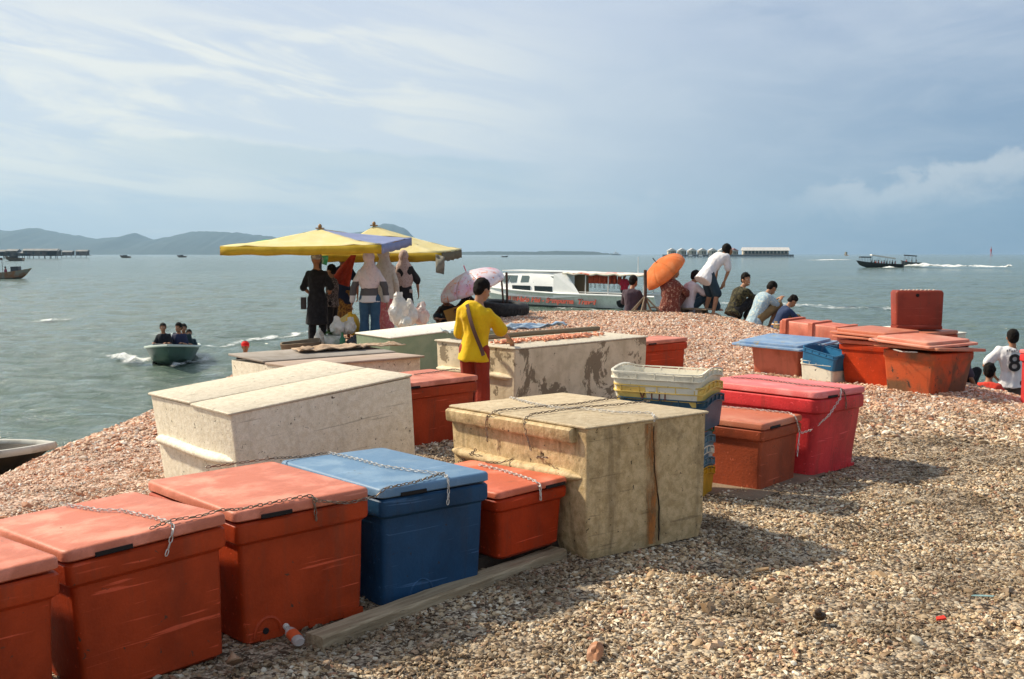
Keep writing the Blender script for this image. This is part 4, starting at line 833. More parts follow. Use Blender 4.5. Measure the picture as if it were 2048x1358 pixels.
        hm_ = fuse(b, .011, 2, .004 * (2.0 if hair == 'curly' else 1), 40); 
        # keep the face open
        bmh = bmesh.new(); bmh.from_mesh(hm_); Mi = (Matrix.Translation(hc) @ HF).inverted(); dl = [v for v in bmh.verts if (Mi @ v.co).y > .030 * H and (Mi @ v.co).z < .040 * H or ((Mi @ v.co).y > .008 * H and (Mi @ v.co).z < .004 * H)]
        bmesh.ops.delete(bmh, geom=dl, context='VERTS'); bmh.to_mesh(hm_); bmh.free(); link_mesh('hair', hm_, HAIR, root, 180)
    if cap_m:
        b = MB(); b.ell(X((0, -.004, .030)), (.059 * H, .067 * H, .052 * H), M3); co = link_mesh('cap', fuse(b, .009, 1), cap_m, root, 180)
        b = MB(); b.loft([[X((.045 * math.cos(a), .04 + .045 * math.sin(a), z + .018)) for a in [math.pi * k / 10 for k in range(11)]] for z in (0, .006)]); b.build('visor', cap_m, co, 60)
    grow = .014 * loose
    if dress or shirt:
        m = dress or shirt; b = MB(); tr = torso_rings(J, H, 1.05, grow, w=1.0 * belly)
        if dress:
            k_ = over.get('hemz', .30) * H; c = J['pel']; ax = Vector((0, 0, -1)); rings = []
            wz = over.get('hemw', 1.0)
            for t in (1.0, .75, .5, .25): z = c.z + (k_ - c.z) * t; rings.append(ring(Vector((c.x * (1 - t) + (J['anL'].x + J['anR'].x) / 2 * t, c.y * (1 - t) + (J['anL'].y + J['anR'].y) / 2 * t, z)), Vector((1, 0, 0)), Vector((0, 1, 0)), (.090 + .030 * t * wz) * H + grow, (.068 + .030 * t * wz) * H + grow))
            b.loft(rings + [ring(*r) for r in tr[1:-1]] + [ring(tr[-1][0], tr[-1][1], tr[-1][2], .036 * H, .034 * H)])
        else:
            dn = (J['pel'] - J['che']).normalized(); p0 = J['pel'] + dn * hem * H * 2.2
            b.loft([ring(p0, tr[0][1], tr[0][2], tr[1][3] * 1.16, tr[1][4] * 1.14)] + [ring(*r) for r in tr[1:-1]] + [ring(tr[-1][0], tr[-1][1], tr[-1][2], .036 * H, .034 * H)])
        for s in 'LR':
            b.ell(J['sh' + s], (.036 * H + grow * .3,) * 3)
            if sleeve == 'short': e = lerp(J['sh' + s], J['el' + s], .78); b.cap(J['sh' + s], .033 * H + grow * .6, e, .030 * H + grow * 1.1)
            elif sleeve == 'long': b.cap(J['sh' + s], .032 * H + grow * .5, J['el' + s], .026 * H + grow * .8); b.cap(J['el' + s], .026 * H + grow * .8, lerp(J['el' + s], J['wr' + s], .92), .020 * H + grow * .8)
            elif sleeve == 'half': b.cap(J['sh' + s], .032 * H + grow * .5, J['el' + s], .028 * H + grow * 1.2)
        link_mesh('dress' if dress else 'shirt', fuse(b, vox, 2, .011, 9, H * 3 + loc[0]), m, root, 180)
    if bottom:
        b = MB()
        if bkind in ('trousers', 'shorts'):
            tr = torso_rings(J, H, 1.0, grow * .6); b.loft([ring(*r) for r in tr[:3]]); 
            for s in 'LR':
                h_, k_, a_ = J['hip' + s], J['kn' + s], J['an' + s]; b.cap(h_, .058 * H + grow * .4, lerp(h_, k_, .5), .050 * H + grow * .5)
                if bkind == 'shorts': b.cap(lerp(h_, k_, .5), .050 * H + grow * .5, lerp(h_, k_, .97), .043 * H + grow)
                else: b.cap(lerp(h_, k_, .5), .050 * H + grow * .5, k_, .038 * H + grow * .8); b.cap(k_, .038 * H + grow * .8, lerp(k_, a_, .86), .028 * H + grow * 1.6 * loose)
        else:
            zt = J['pel'].z + .03 * H; ze = over.get('skirtz', .06) * H; c = J['pel']; a = (J['anL'] + J['anR']) / 2; b.loft([ring(Vector((c.x + (a.x - c.x) * t, c.y + (a.y - c.y) * t, zt + (ze - zt) * t)), Vector((1, 0, 0)), Vector((0, 1, 0)), (.085 + .022 * t) * H + grow, (.064 + .026 * t) * H + grow) for t in (0, .2, .45, .7, 1)])
        link_mesh({'trousers': 'trousers', 'shorts': 'shorts', 'skirt': 'skirt'}[bkind], fuse(b, vox, 2, .007, 8, H), bottom, root, 180)
    if hijab:
        b = MB(); b.ell(X((0, -.012, .012)), (.062 * H, .070 * H, .073 * H), M3); sv = (J['shR'] - J['shL']).normalized(); shm = (J['shR'] + J['shL']) / 2; dn = Vector((0, 0, -1))
        b.loft([ring(shm + dn * drape * .62 * H + Vector((0, -.01 * H, 0)), sv, Vector((0, 1, 0)), .085 * H, .075 * H), ring(shm + dn * drape * .4 * H, sv, Vector((0, 1, 0)), .118 * H, .085 * H), ring(shm + dn * .03 * H, sv, Vector((0, 1, 0)), .125 * H, .075 * H), ring(lerp(shm, hc, .30), sv, Vector((0, 1, 0)), .092 * H, .066 * H), ring(lerp(shm, hc, .55), sv, Vector((0, 1, 0)), .068 * H, .060 * H), ring(lerp(shm, hc, .8), sv, Vector((0, 1, 0)), .055 * H, .058 * H)])
        hj = fuse(b, vox, 3, .008, 8, H * 7); bmh = bmesh.new(); bmh.from_mesh(hj); Mi = (Matrix.Translation(hc) @ HF).inverted()
        dl = [v for v in bmh.verts if (Mi @ v.co).y > .036 * H and abs((Mi @ v.co).x) < .034 * H and abs((Mi @ v.co).z) < .048 * H]; bmesh.ops.delete(bmh, geom=dl, context='VERTS'); bmh.to_mesh(hj); bmh.free(); link_mesh('headscarf', hj, hijab, root, 180)
    return root, J

def gz(x, y): return ground_z(x, y) + 0.012
def place(px, Y, dz=0.0):
    x = (px - 1024) / FPX * Y; return Vector((x, Y, gz(x, Y) + dz))
BLK = cloth('black_cloth', (0.010, 0.010, 0.012), (0.018, 0.017, 0.02)); YEL = cloth('yellow_shirt_cloth', (0.78, 0.50, 0.012), (0.70, 0.43, 0.01), 6, .4, .7); DRD = cloth('dark_red_trouser_cloth', (0.32, 0.040, 0.020), (0.25, 0.03, 0.016), 7, .4, .7)
NAVY = cloth('navy_cloth', (0.012, 0.022, 0.055)); WHT = cloth('white_cloth', (0.74, 0.73, 0.74), (.66, .66, .68), 6, .4, .7); JEAN = cloth('blue_denim', (0.035, 0.085, 0.15), (0.05, 0.11, 0.18), 10, .4, .7)
DDEN = cloth('dark_denim', (0.022, 0.045, 0.065), (.035, .06, .085), 9, .4, .7); SARONG = cloth('patterned_brown_sarong', (0.30, 0.17, 0.04), (0.10, 0.05, 0.02), 30, .48, .54); PINKSK = cloth('coral_skirt_cloth', (0.62, 0.16, 0.15), (.7, .3, .26), 22, .5, .6)
BEIH = cloth('rose_beige_scarf', (0.52, 0.40, 0.36), (0.40, 0.28, 0.25), 40, .5, .55); WHH = cloth('pale_pink_scarf', (0.68, 0.58, 0.57), (.6, .5, .5), 25, .5, .6); CREH = cloth('cream_scarf', (0.62, 0.56, 0.48), (.55, .48, .4), 20, .5, .6)
REDH = cloth('brick_red_cloth', (0.42, 0.055, 0.03), (.34, .04, .02), 14, .45, .6); DOT = mat('black_cloth_with_white_dots', (0.012, 0.011, 0.013), .85); CAMO = cloth('olive_camouflage_cloth', (0.075, 0.065, 0.030), (0.022, 0.020, 0.012), 22, .46, .52)
LBL = cloth('light_blue_print_cloth', (0.30, 0.42, 0.50), (0.55, 0.58, 0.52), 30, .52, .60); KHA = cloth('khaki_cloth', (0.24, 0.16, 0.075), (.18, .12, .05), 8, .4, .7); BATIK = cloth('dark_red_batik', (0.15, 0.040, 0.028), (0.36, 0.21, 0.15), 26, .54, .60)
LILAC = cloth('lilac_white_cloth', (0.66, 0.60, 0.64), (.6, .53, .58), 7, .4, .7); PLUM = cloth('dark_plum_cloth', (0.065, 0.045, 0.060)); REDSH = cloth('red_shirt_cloth', (0.60, 0.05, 0.03)); GRYP = cloth('dark_grey_cloth', (0.085, 0.075, 0.07))
def striped(nm, bands, axis=2):
    m = bpy.data.materials.new(nm); m.use_nodes = True; t = NT(m.node_tree); bs = m.node_tree.nodes['Principled BSDF']; s = t.n('ShaderNodeSeparateXYZ', ins={0: t.n('ShaderNodeTexCoord').outputs['Object']}); r = t.n('ShaderNodeValToRGB'); e = r.color_ramp.elements; r.color_ramp.interpolation = 'CONSTANT'
    while len(e) < len(bands): e.new(.5)
    for k, (p, c) in enumerate(bands): e[k].position = p; e[k].color = (*c, 1)
    m.node_tree.links.new(t.m('MULTIPLY', s.outputs[axis], 0.5), r.inputs[0]); m.node_tree.links.new(r.outputs[0], bs.inputs['Base Color']); bs.inputs['Roughness'].default_value = .85; return m
STRIPE = striped('grey_and_white_striped_knit', [(0, (.62, .60, .60)), (.435, (.085, .08, .085)), (.555, (.62, .56, .56))])

# the one in yellow sorting prawns at the cream box
pj = dict(shR=(.095, .03, .765), shL=(-.095, -.01, .78), elR=(.165, .10, .64), wrR=(.165, .240, .572), elL=(-.125, .02, .62), wrL=(-.09, .15, .60), neck=(.02, .035, .835), head=(.035, .06, .925), che=(.01, .015, .70), look=-28, nod=18, handR=(.1, .7, -.6))
yp = Vector((-0.36, 10.34, 0)); yp.z = gz(yp.x, yp.y) - .02
yroot, YJ = person('person in a bright yellow shirt and dark red trousers, hand on the prawns', yp, -22, 1.36, 'stand', pj, SKIN2, YEL, 'half', .045, DRD, 'trousers', 'short', vox=.009, loose=1.4, curl=.9, belly=1.02)
def strap(root, J, H, m, name='shoulder_strap', s0='shL', s1=None, w=.014):
    tr = torso_rings(J, H, 1.0, .026, w=1.12); a = J['neck'] + Vector((-.055 * H, 0, -.005 * H)); q = MB(); path = []
    for t in [i / 12 for i in range(13)]:
        p = lerp(a, J['pel'] + Vector((.10 * H, 0, -.05 * H)), t); path.append(p + Vector((0, -(.052 + .035 * math.sin(math.pi * min(1, .12 + t))) * H - .03, 0)))
    q.loft([[p + Vector((-w, 0, -w * .4)), p + Vector((w, 0, w * .4)), p + Vector((w, .006, w * .4)), p + Vector((-w, .006, -w * .4))] for p in path]); q.build(name, m, root, 40)
strap(yroot, YJ, 1.36, mat('brown_leather', (0.10, 0.045, 0.03), .5), w=.017)

GW = 'women waiting under the yellow market umbrellas'
# under the market umbrellas
person('person in a long black tunic and cap, back turned, beneath the nearer umbrella', place(634, 19.0), -8, 1.62, 'stand', dict(elL=(-.15, .0, .63), wrL=(-.10, .10, .55), elR=(.14, .03, .64), wrR=(.10, .14, .60), hemz=.235, hemw=1.0, look=-30), SKIN, None, 'half', .02, BLK, 'trousers', None, dress=BLK, cap_m=cloth('grey_cap_cloth', (0.25, 0.24, 0.23), (.5, .48, .45), 14, .5, .6), group=GW)
b = MB(); b.loft([rrect(.10, .05, .02, z) for z in (0, .005, .20, .21)]); o = b.build('shoulder_bag', mat('black_bag_leather', (0.012, .01, .01), .5)); o.location = place(607, 18.95) + Vector((0, 0, .66)); tag(o, 'small black bag at the hip of the person in the long black tunic', 'bag')
person('woman in a navy top and patterned brown sarong with a brick red scarf', place(686, 20.6), 12, 1.66, 'stand', dict(elR=(.16, .0, .64), wrR=(.17, .06, .50), elL=(-.12, .10, .66), wrL=(-.02, .18, .62), skirtz=.05, look=20), SKIN, NAVY, 'half', .06, SARONG, 'skirt', 'short', group=GW, drape=.25)
q = MB(); nn = 10; v0, v1, v2 = at(706, 510, 20.1), at(662, 556, 20.2), at(697, 573, 20.1)
b = MB(); rings = []
for i in range(nn + 1):
    t = i / nn; l_ = lerp(v0 + Vector((-.04, 0, 0)), v1, t); r_ = lerp(v0 + Vector((.06, 0, 0)), v2, t); rings.append([lerp(l_, r_, k / 8) + Vector((0, .05 * math.sin(k * 2.2 + t * 2) * t, -.03 * math.sin(k / 8 * math.pi) * t)) for k in range(9)])
vs = [p for r_ in rings for p in r_]; b.add(vs, [(i * 9 + k, i * 9 + k + 1, i * 9 + k + 10, i * 9 + k + 9) for i in range(nn) for k in range(8)]); o = b.build('red_shawl', REDH, smooth=180, recalc=False); s = o.modifiers.new('s', 'SOLIDIFY'); s.thickness = .012; tag(o, 'brick red shawl hanging between the black tunic and the grey striped sweater', 'shawl')
person('person in a checked shirt half hidden behind the black tunic', place(664, 19.9), 70, 1.42, 'stand', dict(elR=(.14, .10, .62), wrR=(.08, .22, .56), hemw=.6), SKIN, cloth('dark_check_cloth', (0.05, .045, .045), (.28, .25, .24), 45, .52, .56), 'long', .03, BLK, 'trousers', 'short', group=GW)
person('woman in a grey striped sweater, blue jeans and pale pink headscarf', place(739, 18.6), 4, 1.63, 'stand', dict(elL=(-.165, -.02, .62), wrL=(-.185, .02, .475), elR=(.165, -.02, .62), wrR=(.18, .02, .475), look=-25), SKIN2, STRIPE, 'long', .028, JEAN, 'trousers', None, hijab=WHH, group=GW, drape=.27, loose=1.5)
person('woman in a long cream headscarf and coral skirt behind the striped sweater', place(769, 19.8), -10, 1.66, 'stand', dict(skirtz=.04, look=-40), SKIN2, CREH, 'long', .04, PINKSK, 'skirt', None, hijab=CREH, group=GW, drape=.62, vox=.014)
pd, PJ = person('woman in a black dress with big white dots and a rose beige scarf', place(808, 20.2), 0, 1.55, 'stand', dict(elL=(-.16, -.01, .64), wrL=(-.165, .05, .50), elR=(.16, -.01, .64), wrR=(.17, .04, .50), hemz=.12, hemw=1.3), SKIN2, None, 'half', .03, None, None, None, dress=DOT, hijab=BEIH, group=GW, drape=.36, loose=1.4)
WD = mat('white_dot_print', (.5, .47, .44), .8)
for (x, z, r) in ((-.17, 1.02, .05), (-.10, .82, .055), (-.11, .53, .055), (.10, .53, .045), (.02, .36, .05), (.14, .80, .04)):
    q = MB(); q.ell((x * .98, -.115 - (.02 if z < .6 else 0) + abs(x) * .22, z), (r, .018, r)); q.build('printed_dot', WD, pd, 180)

# crouching pair and the child's umbrella beyond the one in yellow
GC = 'people crouching at the tip of the mound by the floral umbrella'
person('man in a dark shirt bending over beside the floral umbrella, hair hidden by it', place(898, 21.6, -.35), 165, 1.62, 'squat', dict(head=(0, .14, .50), nod=35, neck=(0, .08, .44)), SKIN, cloth('washed_black_cloth', (0.035, 0.03, 0.03)), 'short', .02, DDEN, 'shorts', 'short', group=GC)
person('person in a black printed headscarf crouching under the floral umbrella', place(940, 21.3, -.22), 150, 1.5, 'squat', {}, SKIN, BLK, 'long', .02, BLK, 'trousers', None, hijab=cloth('black_white_print', (0.015, .013, .015), (.5, .47, .45), 26, .60, .64), group=GC)
q = MB(); q.box((0, 0, 0), (.42, .04, .26)); warp(q, .02, 4, 1); o = q.build('ochre_board', mat('ochre_board_wood', (0.52, .28, .06), .7, c2=(.4, .2, .04), bump=.2), smooth=30); o.location = at(912, 628, 21.0); o.rotation_euler = (R(-20), R(-18), R(10)); tag(o, 'ochre board leaning in front of the crouching man', 'board')

# sitting along the crest on the right
GS = 'people sitting along the crest of the shell mound'
person('man in a dark plum shirt sitting alone left of the wooden post', place(1264, 22.9, -.12), -20, 1.62, 'sit', dict(head=(.01, .05, .47), look=-25), SKIN, PLUM, 'half', .03, DDEN, 'trousers', 'short', group=GS)
person('woman in dark red patterned batik sitting under the orange umbrella', place(1343, 22.25, .02), -30, 1.62, 'sit', dict(head=(.02, .05, .50), neck=(.01, .02, .41), che=(0, -.02, .27), look=-40, nod=10, elR=(.16, .12, .22), wrR=(.10, .22, .27)), SKIN, BATIK, 'long', .05, BATIK, 'trousers', 'bun', group=GS, loose=2.4, belly=1.25)
person('boy in a lilac white T-shirt and dark shorts sitting on the low bench', place(1383, 22.5, .06), -62, 1.60, 'sit', dict(head=(0, .07, .455), neck=(0, .03, .38), look=-15, nod=10, elR=(.13, .13, .22), wrR=(.06, .26, .25)), SKIN2, LILAC, 'short', .05, DDEN, 'trousers', 'short', group=GS, loose=1.6)
person('young man in a white T-shirt and denim shorts leaning with hands on knees', place(1421, 22.2), -62, 1.70, 'stand', dict(pel=(0, -.06, .51), che=(0, .06, .655), neck=(0, .185, .745), head=(0, .255, .80), shR=(.10, .155, .715), shL=(-.10, .155, .715), elR=(.115, .175, .55), wrR=(.09, .13, .41), elL=(-.13, .19, .55), wrL=(-.085, .14, .41), hipR=(.052, -.06, .495), hipL=(-.052, -.06, .495), knR=(.10, .02, .27), knL=(-.075, .05, .27), anR=(.13, -.06, .045), anL=(-.10, .0, .045), nod=-25, look=10), SKIN2, WHT, 'short', .05, DDEN, 'shorts', 'short', group=GS, loose=1.9)
person('smiling boy with curly hair in a camouflage shirt squatting and looking back', place(1478, 21.6, -.02), -55, 1.62, 'squat', dict(look=-100, head=(.02, .10, .515), tilt=5), SKIN2, CAMO, 'short', .02, BLK, 'trousers', 'curly', group=GS, face='smile', loose=1.4)
person('boy in a light blue printed shirt and khaki shorts squatting over his hands', place(1524, 20.9, -.06), -62, 1.62, 'squat', dict(nod=40, head=(0, .15, .49), neck=(0, .08, .42), wrR=(.03, .27, .36), wrL=(-.03, .27, .36), elR=(.12, .15, .27), elL=(-.12, .15, .27)), SKIN2, LBL, 'short', .06, KHA, 'shorts', 'short', group=GS, loose=1.8)
person('boy in a navy shirt with bent head beside the light blue printed shirt', place(1566, 20.6, -.10), -70, 1.42, 'squat', dict(nod=42, head=(0, .15, .50), neck=(0, .08, .43)), SKIN2, striped('navy_shirt_with_bands', [(0, (.012, .03, .09)), (.135, (.5, .2, .02)), (.142, (.5, .48, .45)), (.150, (.012, .03, .09))]), 'short', .03, KHA, 'shorts', 'curly', group=GS)
person('boy with bowed head showing above the strapped orange cooler', place(1652, 22.0, -.40), 60, 1.55, 'squat', dict(nod=40, head=(0, .14, .48)), SKIN, cloth('brown_grey_cloth', (0.075, .055, .05)), 'short', .02, BLK, 'trousers', 'short', group=GS)
# on the lower beach at the right edge
e8, J8 = person('boy in a white jersey with the number 8, hand on hip, back turned', Vector((7.53, 16.2, -1.14)), -12, 1.60, 'stand', dict(elL=(-.24, .0, .66), wrL=(-.125, .04, .54), shL=(-.112, 0, .81), elR=(.19, 0, .64), wrR=(.14, .05, .52)), SKIN, WHT, 'short', .03, GRYP, 'trousers', 'short', loose=2.0)
B8 = mat('black_print', (0.012, .012, .015), .7)
text_on('8', .36, B8, e8, (0.0, -.158, 1.00), Matrix.Rotation(R(90), 4, 'X'), 'jersey_number', ext=.012, bold=.004)
q = MB()
for k in range(7): q.box((-.10 + k * .033, -.125, 1.30 + .01 * math.sin(k * 2)), (.02, .02, .028))
q.build('jersey_lettering', mat('grey_print', (.3, .3, .32), .7), e8, 20)
person('boy in a red shirt with bushy black hair seated low at the right beach', Vector((6.88, 15.5, -.80)), -30, 1.5, 'sit', {}, SKIN, REDSH, 'short', .03, BLK, 'trousers', 'curly', loose=1.6)
person('bare armed man mostly hidden behind the grimy orange box', Vector((5.97, 14.5, -.42)), -60, 1.5, 'squat', dict(elR=(.17, .0, .25), wrR=(.15, .12, .12)), SKIN, PLUM, 'short', .03, BLK, 'trousers', 'short')
person('man with a red cap seen from the chest up beyond the left crest', Vector((-5.35, 21.6, -1.57)), 200, 1.42, 'stand', {}, SKIN, BLK, 'short', .03, BLK, 'trousers', 'short', cap_m=cloth('red_cap_cloth', (0.66, 0.02, 0.02)))
q = MB(); q.box((0, 0, 0), (1.4, .5, .16)); o = q.build('yellow_canoe', mat('yellow_paint', (0.75, .5, .02), .5)); bpy.data.objects.remove(o)

# low bench of boards on the crest, wooden post, tyre
def bench():
    root = empty('low_bench', place(1362, 22.35, 0.0), R(-42)); tag(root, 'low plank bench on timber blocks where two people sit', 'bench'); L = 1.35
    for k in (-1, 0, 1): b = MB(); b.box((0, k * .085, .10), (L, .07, .022)); warp(b, .006, 5, k); b.build('seat_board', WOOD, root, 20)
    for x in (-.45, .08, .5): b = MB(); b.box((x, 0, .045), (.16, .24, .09)); warp(b, .01, 6, x); b.build('timber_block', DWOOD, root, 20)
bench()
def post():
    p = place(1290, 22.2); root = empty('wooden_post', p); tag(root, 'dark upright post held by slanting struts beside the orange umbrella', 'post'); m = mat('dark_post_wood', (0.09, .05, .035), .8, c2=(.05, .03, .02), bump=.3)
    b = MB(); b.tube([(0, 0, -.05), (.01, 0, .45), (0, 0, .86)], .033, 8); b.build('upright', m, root)
    for a in (200, 250, -20, 60, 130): b = MB(); c = Vector((math.cos(R(a)), math.sin(R(a)) * .8, 0)); b.tube([c * .34 + Vector((0, 0, -.02)), c * .02 + Vector((0, 0, .30))], .018, 6); b.build('strut', WOOD, root)
    b = MB(); b.tube([(-.38, -.12, .01), (.1, -.12, .03)], .02, 6); b.build('foot_board', WOOD, root)
post()
def tyre():
    root = empty('tyre', place(1004, 21.6)); tag(root, 'black lorry tyre filled with rubble lying flat behind the one in yellow', 'tyre'); root.rotation_euler = (R(3), R(4), 0)
    prof = [(.30, .02), (.40, .0), (.50, .03), (.525, .08), (.525, .20), (.50, .25), (.40, .28), (.30, .26), (.29, .23), (.36, .21), (.47, .19), (.47, .09), (.36, .05)]
    b = MB(); N = 40; b.loft([[Vector((r * math.cos(2 * math.pi * k / N), r * math.sin(2 * math.pi * k / N), z)) for k in range(N)] for r, z in prof + [prof[0]]], cap=False); b.build('tyre_casing', mat('old_rubber', (0.022, .022, .022), .75, c2=(.05, .045, .04), sc2=12, bump=.3), root, 50)
    b = MB(); 
    for k in range(48): a = 2 * math.pi * k / 48; b.box((.527 * math.cos(a), .527 * math.sin(a), .14), (.018, .04, .11), rz=a)
    b.build('tread_blocks', mat('old_rubber', (0.02, .02, .02)), root, 20)
    b = MB(); rr = random.Random(2)
    for _ in range(40): a = rr.uniform(0, 6.28); r_ = rr.uniform(0, .40); b.ell((r_ * math.cos(a), r_ * math.sin(a), .15 + rr.uniform(0, .05)), (.06, .05, .035), nu=7, nv=5)
    o = b.build('rubble_fill', mat('rubble', (.22, .15, .10), .9, bump=.4), root, 40)
    for (x0, x1, r_) in ((-.05, -.13, .02), (0.02, -.03, .024)): b = MB(); b.tube([(x0 + .08, 0, .12), (x1 + .06, .02, .86 if r_ > .022 else .78)], r_, 7); b.build('stick', mat('dark_post_wood', (.09, .05, .035)), root)
tyre()

# ------------------------------------------------------------------ umbrellas
def market_umbrella(label, A, B, C, apex, mats, vals, pole_r=.022, group='big market umbrellas', val=.17):
    A, B, C, apex = map(Vector, (A, B, C, apex)); D = A + (C - B); gx_, gy_ = apex.x, apex.y; g0 = Vector((gx_, gy_, gz(gx_, gy_))); root = empty('market_umbrella', g0); tag(root, label, 'umbrella', group)
    cs = [A - g0, B - g0, C - g0, D - g0]; ap = apex - g0
    for i in range(4):
        a, c = cs[i], cs[(i + 1) % 4]; b = MB(); n = 12; rows = []
        for r_ in range(n + 1):
            t = r_ / n; row = []
            for k in range(n + 1):
                e = lerp(a, c, k / n); p = lerp(ap, e, t); sag = .045 * math.sin(math.pi * k / n) * t * math.sin(math.pi * min(1, t * .9)); p.z -= sag + .03 * math.sin(math.pi * t); p.z += .035 * t * noise.noise(Vector((p.x * 3.2, p.y * 3.2, i))) + .012 * noise.noise(Vector((p.x * 11, p.y * 4, i))); row.append(p)
            rows.append(row)
        b.add([p for row in rows for p in row], [(j * (n + 1) + k, j * (n + 1) + k + 1, (j + 1) * (n + 1) + k + 1, (j + 1) * (n + 1) + k) for j in range(n) for k in range(n)]); o = b.build('canopy_panel', mats[i], root, 180, recalc=False); s = o.modifiers.new('s', 'SOLIDIFY'); s.thickness = .004
        b = MB(); m_ = 20; b.add([lerp(a, c, k / m_) + Vector((0, 0, -.045 * math.sin(math.pi * k / m_) * .3)) + (Vector((0, 0, -val * (1 + .06 * math.sin(k * 1.3)))) + Vector((.012 * math.sin(k * 1.9), .012 * math.cos(k * 1.7), 0)) if q_ else Vector()) for q_ in (0, 1) for k in range(m_ + 1)], [(k, k + 1, k + m_ + 2, k + m_ + 1) for k in range(m_)]); o = b.build('valance', vals[i], root, 180, recalc=False); s = o.modifiers.new('s', 'SOLIDIFY'); s.thickness = .004
    MT = mat('dark_steel_pole', (.03, .03, .03), .4, metal=.6)
    b = MB(); b.tube([Vector((0, 0, 0)), ap + Vector((0, 0, .05))], pole_r, 10); b.build('pole', MT, root)
    for c in cs: b = MB(); b.tube([ap + Vector((0, 0, -.05)), c + Vector((0, 0, -.03))], .010, 6); b.build('rib', MT, root)
    b = MB(); b.ell(ap + Vector((0, 0, .045)), (.035, .035, .045)); b.box(ap + Vector((0, 0, .012)), (.14, .10, .02)); b.build('finial', mat('brass_brown', (.3, .16, .05), .5), root)
    return root
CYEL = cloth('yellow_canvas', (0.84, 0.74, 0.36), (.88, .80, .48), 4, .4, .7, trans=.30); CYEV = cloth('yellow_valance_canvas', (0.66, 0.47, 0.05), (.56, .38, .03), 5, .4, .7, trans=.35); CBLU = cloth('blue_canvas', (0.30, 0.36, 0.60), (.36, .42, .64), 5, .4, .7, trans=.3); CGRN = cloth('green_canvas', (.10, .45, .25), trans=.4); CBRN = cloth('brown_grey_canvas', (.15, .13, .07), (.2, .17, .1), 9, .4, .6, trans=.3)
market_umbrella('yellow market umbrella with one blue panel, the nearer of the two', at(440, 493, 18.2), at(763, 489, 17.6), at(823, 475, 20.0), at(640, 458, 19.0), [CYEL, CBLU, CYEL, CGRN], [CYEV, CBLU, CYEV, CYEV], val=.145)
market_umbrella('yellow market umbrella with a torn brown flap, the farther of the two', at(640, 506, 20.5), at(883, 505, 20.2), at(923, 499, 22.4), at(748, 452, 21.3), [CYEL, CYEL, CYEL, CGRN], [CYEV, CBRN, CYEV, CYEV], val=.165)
b = MB(); f0, f1, f2, f3 = at(871, 508, 20.15), at(890, 514, 20.1), at(888, 549, 20.1), at(872, 545, 20.1); n = 8; b.add([lerp(lerp(f0, f1, k / 4), lerp(f3, f2, k / 4), j / n) + Vector((0, .04 * math.sin(k + j * .7), 0)) for j in range(n + 1) for k in range(5)], [(j * 5 + k, j * 5 + k + 1, j * 5 + k + 6, j * 5 + k + 5) for j in range(n) for k in range(4)]); o = b.build('torn_cloth', cloth('grey_flap_cloth', (.36, .35, .30), (.25, .24, .2), 9, .4, .6, trans=.3), smooth=180, recalc=False); s = o.modifiers.new('s', 'SOLIDIFY'); s.thickness = .004; tag(o, 'grey torn cloth hanging from the corner of the farther market umbrella', 'cloth')
b = MB(); f0, f1, f2, f3 = at(636, 511, 19.6), at(657, 511, 19.6), at(654, 531, 19.6), at(640, 527, 19.6); b.add([lerp(lerp(f0, f1, k / 4), lerp(f3, f2, k / 4), j / 6) + Vector((0, .03 * math.sin(k * 1.4 + j), 0)) for j in range(7) for k in range(5)], [(j * 5 + k, j * 5 + k + 1, j * 5 + k + 6, j * 5 + k + 5) for j in range(6) for k in range(4)]); o = b.build('green_cloth', cloth('bright_green_cloth', (.10, .50, .28), (.6, .65, .6), 10, .5, .6, trans=.4), smooth=180, recalc=False); tag(o, 'green and white cloth hanging by the pole of the nearer market umbrella', 'cloth')
def hand_umbrella(label, centre, axis, rad, depth, m, mat_list=None, shaft=.55, tip=.05, m_tip=None, scallop=.06, nseg=8, rim=None):
    axis = Vector(axis).normalized(); root = empty('umbrella', centre); root.rotation_euler = axis.to_track_quat('Z', 'Y').to_euler(); tag(root, label, 'umbrella')
    for i in range(nseg):
        a0, a1 = 2 * math.pi * i / nseg, 2 * math.pi * (i + 1) / nseg; b = MB(); n, q = 10, 6; vs = []
        for j in range(n + 1):
            t = j / n; z = depth * (math.cos(t * math.pi / 2 * .92) - math.cos(math.pi / 2 * .92)); 
            for k in range(q + 1):
                u = k / q; a = a0 + (a1 - a0) * u; r_ = rad * math.sin(t * math.pi / 2) * (1 - scallop * t * math.sin(math.pi * u)); vs.append(Vector((r_ * math.cos(a), r_ * math.sin(a), z - .02 * math.sin(math.pi * u) * t)))
        b.add(vs, [(j * (q + 1) + k, j * (q + 1) + k + 1, (j + 1) * (q + 1) + k + 1, (j + 1) * (q + 1) + k) for j in range(n) for k in range(q)]); o = b.build('canopy_panel', m[i % len(m)], root, 180, recalc=False); s = o.modifiers.new('s', 'SOLIDIFY'); s.thickness = .003
        b = MB(); b.tube([vs[j * (q + 1)] - Vector((0, 0, .006)) for j in range(0, n + 1, 2)], .0035, 5); b.build('rib', mat('rib_steel', (.2, .2, .2), .4, metal=.6), root)
    b = MB(); b.tube([(0, 0, -shaft), (0, 0, depth + tip)], .007, 7); b.build('shaft', m_tip or mat('rib_steel', (.2, .2, .2)), root)
    b = MB(); b.tube([(0, 0, depth - .01), (0, 0, depth + tip + .03)], .010, 7); b.build('tip', m_tip or mat('rib_steel', (.2, .2, .2)), root)
    return root
FLOR = mat('floral_clear_plastic', (0.80, 0.72, 0.76), .25, c2=(0.84, 0.36, 0.50), sc2=2.6, lo=.50, hi=.72, wipe=((0.80, 0.30, 0.16), 9, .56, .60), spots=((.25, .08, .12), 15, .64), alpha=.85, grain=.1)
